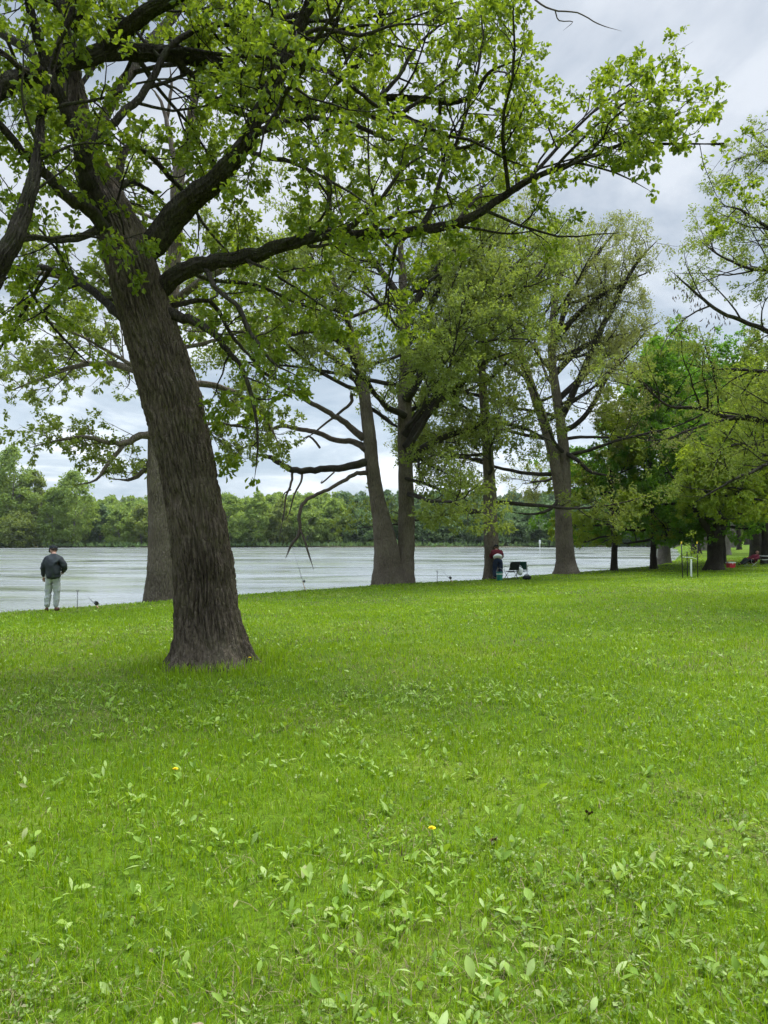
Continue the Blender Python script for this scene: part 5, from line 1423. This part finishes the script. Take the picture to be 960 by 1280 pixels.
# ---- white marker post on the far bank
mx_, my_ = (674.5 - 480) / F * 195.5, 195.5
mz = max(gz(mx_, my_), WATER_Z)
e = empty('marker_post', (mx_, my_, mz), 'white marker post at the far water line', 'post')
link('post', tube_me('post', [(0, 0, -.5), (0, 0, .6), (0, 0, 1.2)], .16, M['plastic_white'], 12), e)
link('board', bm_mesh('board', box_bm(.55, .06, .95, (0, -.2, 1.2)), M['plastic_white'], False, .02), e)

# ---- dandelions and fallen leaves in the near grass
def dandelion(px, Y, label, h=.07):
    b = on_ground(px, Y)
    e = empty('dandelion', b, label, 'flower', 'dandelions in the lawn')
    link('stem', tube_me('stem', [(0, 0, -.01), (.004, 0, h * .5), (0, .002, h)], .0025, M['stem'], 6), e)
    bm = bmesh.new()
    for ring, (r, z, n) in enumerate([(.019, .0, 22), (.014, .004, 18), (.008, .007, 12)]):
        for j in range(n):
            a = 2 * PI * j / n + ring * .2; wv = .0032
            ca, sa = math.cos(a), math.sin(a)
            v = [(-sa * wv * .6, ca * wv * .6, h + z), (ca * r - sa * wv, sa * r + ca * wv, h + z + .005), (ca * r * 1.05 + sa * wv, sa * r * 1.05 - ca * wv, h + z + .004), (sa * wv * .6, -ca * wv * .6, h + z)]
            bm.faces.new([bm.verts.new(p) for p in v])
    link('flower_head', bm_mesh('flower_head', bm, M['petal']), e)
for px, Y, lab, h in [(219, 4.95, 'yellow dandelion in the left foreground, alone among broad weeds', .08), (540, 3.98, 'yellow dandelion near the centre of the foreground', .08),
                      (243, 9.0, 'dandelion at the left foot of the leaning oak', .1), (312, 9.15, 'dandelion at the right foot of the leaning oak', .12), (277, 8.85, 'dandelion in front of the middle of the leaning oak trunk', .06)]:
    dandelion(px, Y, lab, h)
def dead_leaf(px, Y, mat, label, s=.09, seed=0):
    b = on_ground(px, Y, .035)
    n, m = 9, 5; V = []
    for i in range(n):
        u = i / (n - 1); wl = math.sin(PI * u) ** .7 * .42 * (1 + .25 * math.cos(u * 22)) + .015
        for j in range(m):
            v = (j / (m - 1) - .5) * 2
            V.append(((u - .5) * s, v * wl * s, abs(v) * wl * s * .7 + .018 * math.sin(u * 4 + seed)))
    Q = [(i * m + j, (i + 1) * m + j, (i + 1) * m + j + 1, i * m + j + 1) for i in range(n - 1) for j in range(m - 1)]
    e = empty('fallen_leaf', b, label, 'dead leaf', 'dead leaves in the lawn'); e.rotation_euler = (rnd.uniform(-.3, .3), rnd.uniform(-.3, .3), seed)
    link('blade', mesh_np('blade', V, Q, None, True, [mat]), e).modifiers.new('thick', 'SOLIDIFY').thickness = .0012
    link('stalk', tube_me('stalk', [(-.5 * s, 0, .0), (-.68 * s, .01, .008), (-.85 * s, .025, .004)], .0012, mat, 5), e)
dead_leaf(250, 2.42, M['deadleaf'], 'tan curled dead leaf at the bottom edge of the lawn', .095, .3)
dead_leaf(736, 4.3, M['deadleaf_d'], 'dark dead leaf lying right of centre in the lawn', .052, 1.3)
dead_leaf(617, 3.95, M['deadleaf_d'], 'dark dead leaf below and right of the central dandelion', .055, 2.2)
# ================================================================== AIR
hm_, hnt, hout = new_mat('river_haze')
pv = hnt.nodes.new('ShaderNodeVolumePrincipled'); pv.inputs['Color'].default_value = (.86, .92, 1, 1); pv.inputs['Density'].default_value = 0.0001
pv.inputs['Anisotropy'].default_value = .2
hnt.links.new(pv.outputs[0], hout.inputs['Volume'])
hz = link('haze', bm_mesh('haze', box_bm(1300, 920, 66, (0, 270, 33 - 4.2)), hm_)); tag(hz, 'thin damp air over the river', kind='stuff')

# ================================================================== CAMERA, SKY, SUN
cam = bpy.data.cameras.new('camera')
cam.sensor_fit = 'VERTICAL'; cam.sensor_height = 36; cam.lens = 36 * F / 1280
cam.clip_start = 0.05; cam.clip_end = 3000
co = bpy.data.objects.new('camera', cam); COL.objects.link(co)
co.location = (0, 0, CZ); co.rotation_euler = (PI / 2 + TH, 0, 0)
scene.camera = co

SUN_EL, SUN_AZ = math.radians(60), math.radians(50)   # azimuth clockwise from +Y
sd = bpy.data.lights.new('sun', 'SUN'); sd.energy = 1.5; sd.angle = math.radians(14); sd.color = (1, .965, .9)
so = bpy.data.objects.new('sun', sd); COL.objects.link(so)
dv = Vector((math.sin(SUN_AZ) * math.cos(SUN_EL), math.cos(SUN_AZ) * math.cos(SUN_EL), math.sin(SUN_EL)))
so.rotation_euler = dv.to_track_quat('Z', 'Y').to_euler(); so.location = (0, 0, 60)

wd = bpy.data.worlds.new('World'); scene.world = wd; wd.use_nodes = True
nt = wd.node_tree; nt.nodes.clear()
wo = nt.nodes.new('ShaderNodeOutputWorld'); bg = nt.nodes.new('ShaderNodeBackground'); bg.inputs[1].default_value = 0.1
sky = nt.nodes.new('ShaderNodeTexSky'); sky.sky_type = 'NISHITA'; sky.sun_disc = False
sky.sun_elevation = SUN_EL; sky.sun_rotation = SUN_AZ; sky.air_density = 1.2; sky.dust_density = 2
tc = nt.nodes.new('ShaderNodeTexCoord')
sep = nt.nodes.new('ShaderNodeSeparateXYZ'); nt.links.new(tc.outputs['Generated'], sep.inputs[0])
# flat cloud deck: direction projected on a plane overhead
zc = N(nt, 'ShaderNodeMath', operation='MAXIMUM'); zc.inputs[1].default_value = 0.0
nt.links.new(sep.outputs[2], zc.inputs[0])
za = N(nt, 'ShaderNodeMath', operation='ADD'); za.inputs[1].default_value = 0.16; nt.links.new(zc.outputs[0], za.inputs[0])
dvn = nt.nodes.new('ShaderNodeVectorMath'); dvn.operation = 'DIVIDE'
cmb = nt.nodes.new('ShaderNodeCombineXYZ')
for i in range(3): nt.links.new(za.outputs[0], cmb.inputs[i])
nt.links.new(tc.outputs['Generated'], dvn.inputs[0]); nt.links.new(cmb.outputs[0], dvn.inputs[1])
cl = noise_node(nt, dvn.outputs[0], 1.15, 7, 0.56, 0.5)
cc = ramp(nt, cl.outputs['Fac'], [(0.37, (1.20, 1.50, 1.84)), (0.5, (1.70, 1.97, 2.28)), (0.64, (3.05, 3.22, 3.42))])
zen = nt.nodes.new('ShaderNodeMapRange'); zen.interpolation_type = 'SMOOTHSTEP'
zen.inputs['From Min'].default_value = 0.6; zen.inputs['From Max'].default_value = 0.95
zen.inputs['To Min'].default_value = 1.0; zen.inputs['To Max'].default_value = 10.5
nt.links.new(sep.outputs[2], zen.inputs['Value'])
low = nt.nodes.new('ShaderNodeMapRange'); low.interpolation_type = 'SMOOTHSTEP'
low.inputs['From Min'].default_value = 0.06; low.inputs['From Max'].default_value = 0.36
low.inputs['To Min'].default_value = 1.65; low.inputs['To Max'].default_value = 1.0
nt.links.new(sep.outputs[2], low.inputs['Value'])
zl = N(nt, 'ShaderNodeMath', operation='MULTIPLY'); nt.links.new(low.outputs[0], zl.inputs[0]); nt.links.new(zen.outputs[0], zl.inputs[1])
vm = nt.nodes.new('ShaderNodeVectorMath'); vm.operation = 'SCALE'
nt.links.new(cc, vm.inputs[0]); nt.links.new(zl.outputs[0], vm.inputs['Scale'])
mx = nt.nodes.new('ShaderNodeMix'); mx.data_type = 'RGBA'; mx.inputs[0].default_value = 0.9
nt.links.new(sky.outputs[0], mx.inputs[6]); nt.links.new(vm.outputs[0], mx.inputs[7])
nt.links.new(mx.outputs[2], bg.inputs[0]); nt.links.new(bg.outputs[0], wo.inputs[0])

scene.render.engine = 'CYCLES'
cy = scene.cycles
cy.use_denoising = True
cy.max_bounces = 8; cy.diffuse_bounces = 6; cy.glossy_bounces = 3; cy.transmission_bounces = 4; cy.transparent_max_bounces = 6; cy.volume_bounces = 0
cy.caustics_reflective = False; cy.caustics_refractive = False
cy.use_adaptive_sampling = True; cy.adaptive_threshold = 0.02
vs = scene.view_settings
scene.display_settings.display_device = 'sRGB'
vs.view_transform = 'Standard'; vs.look = 'None'; vs.gamma = 1; vs.use_curve_mapping = False
vs.exposure = 1.33
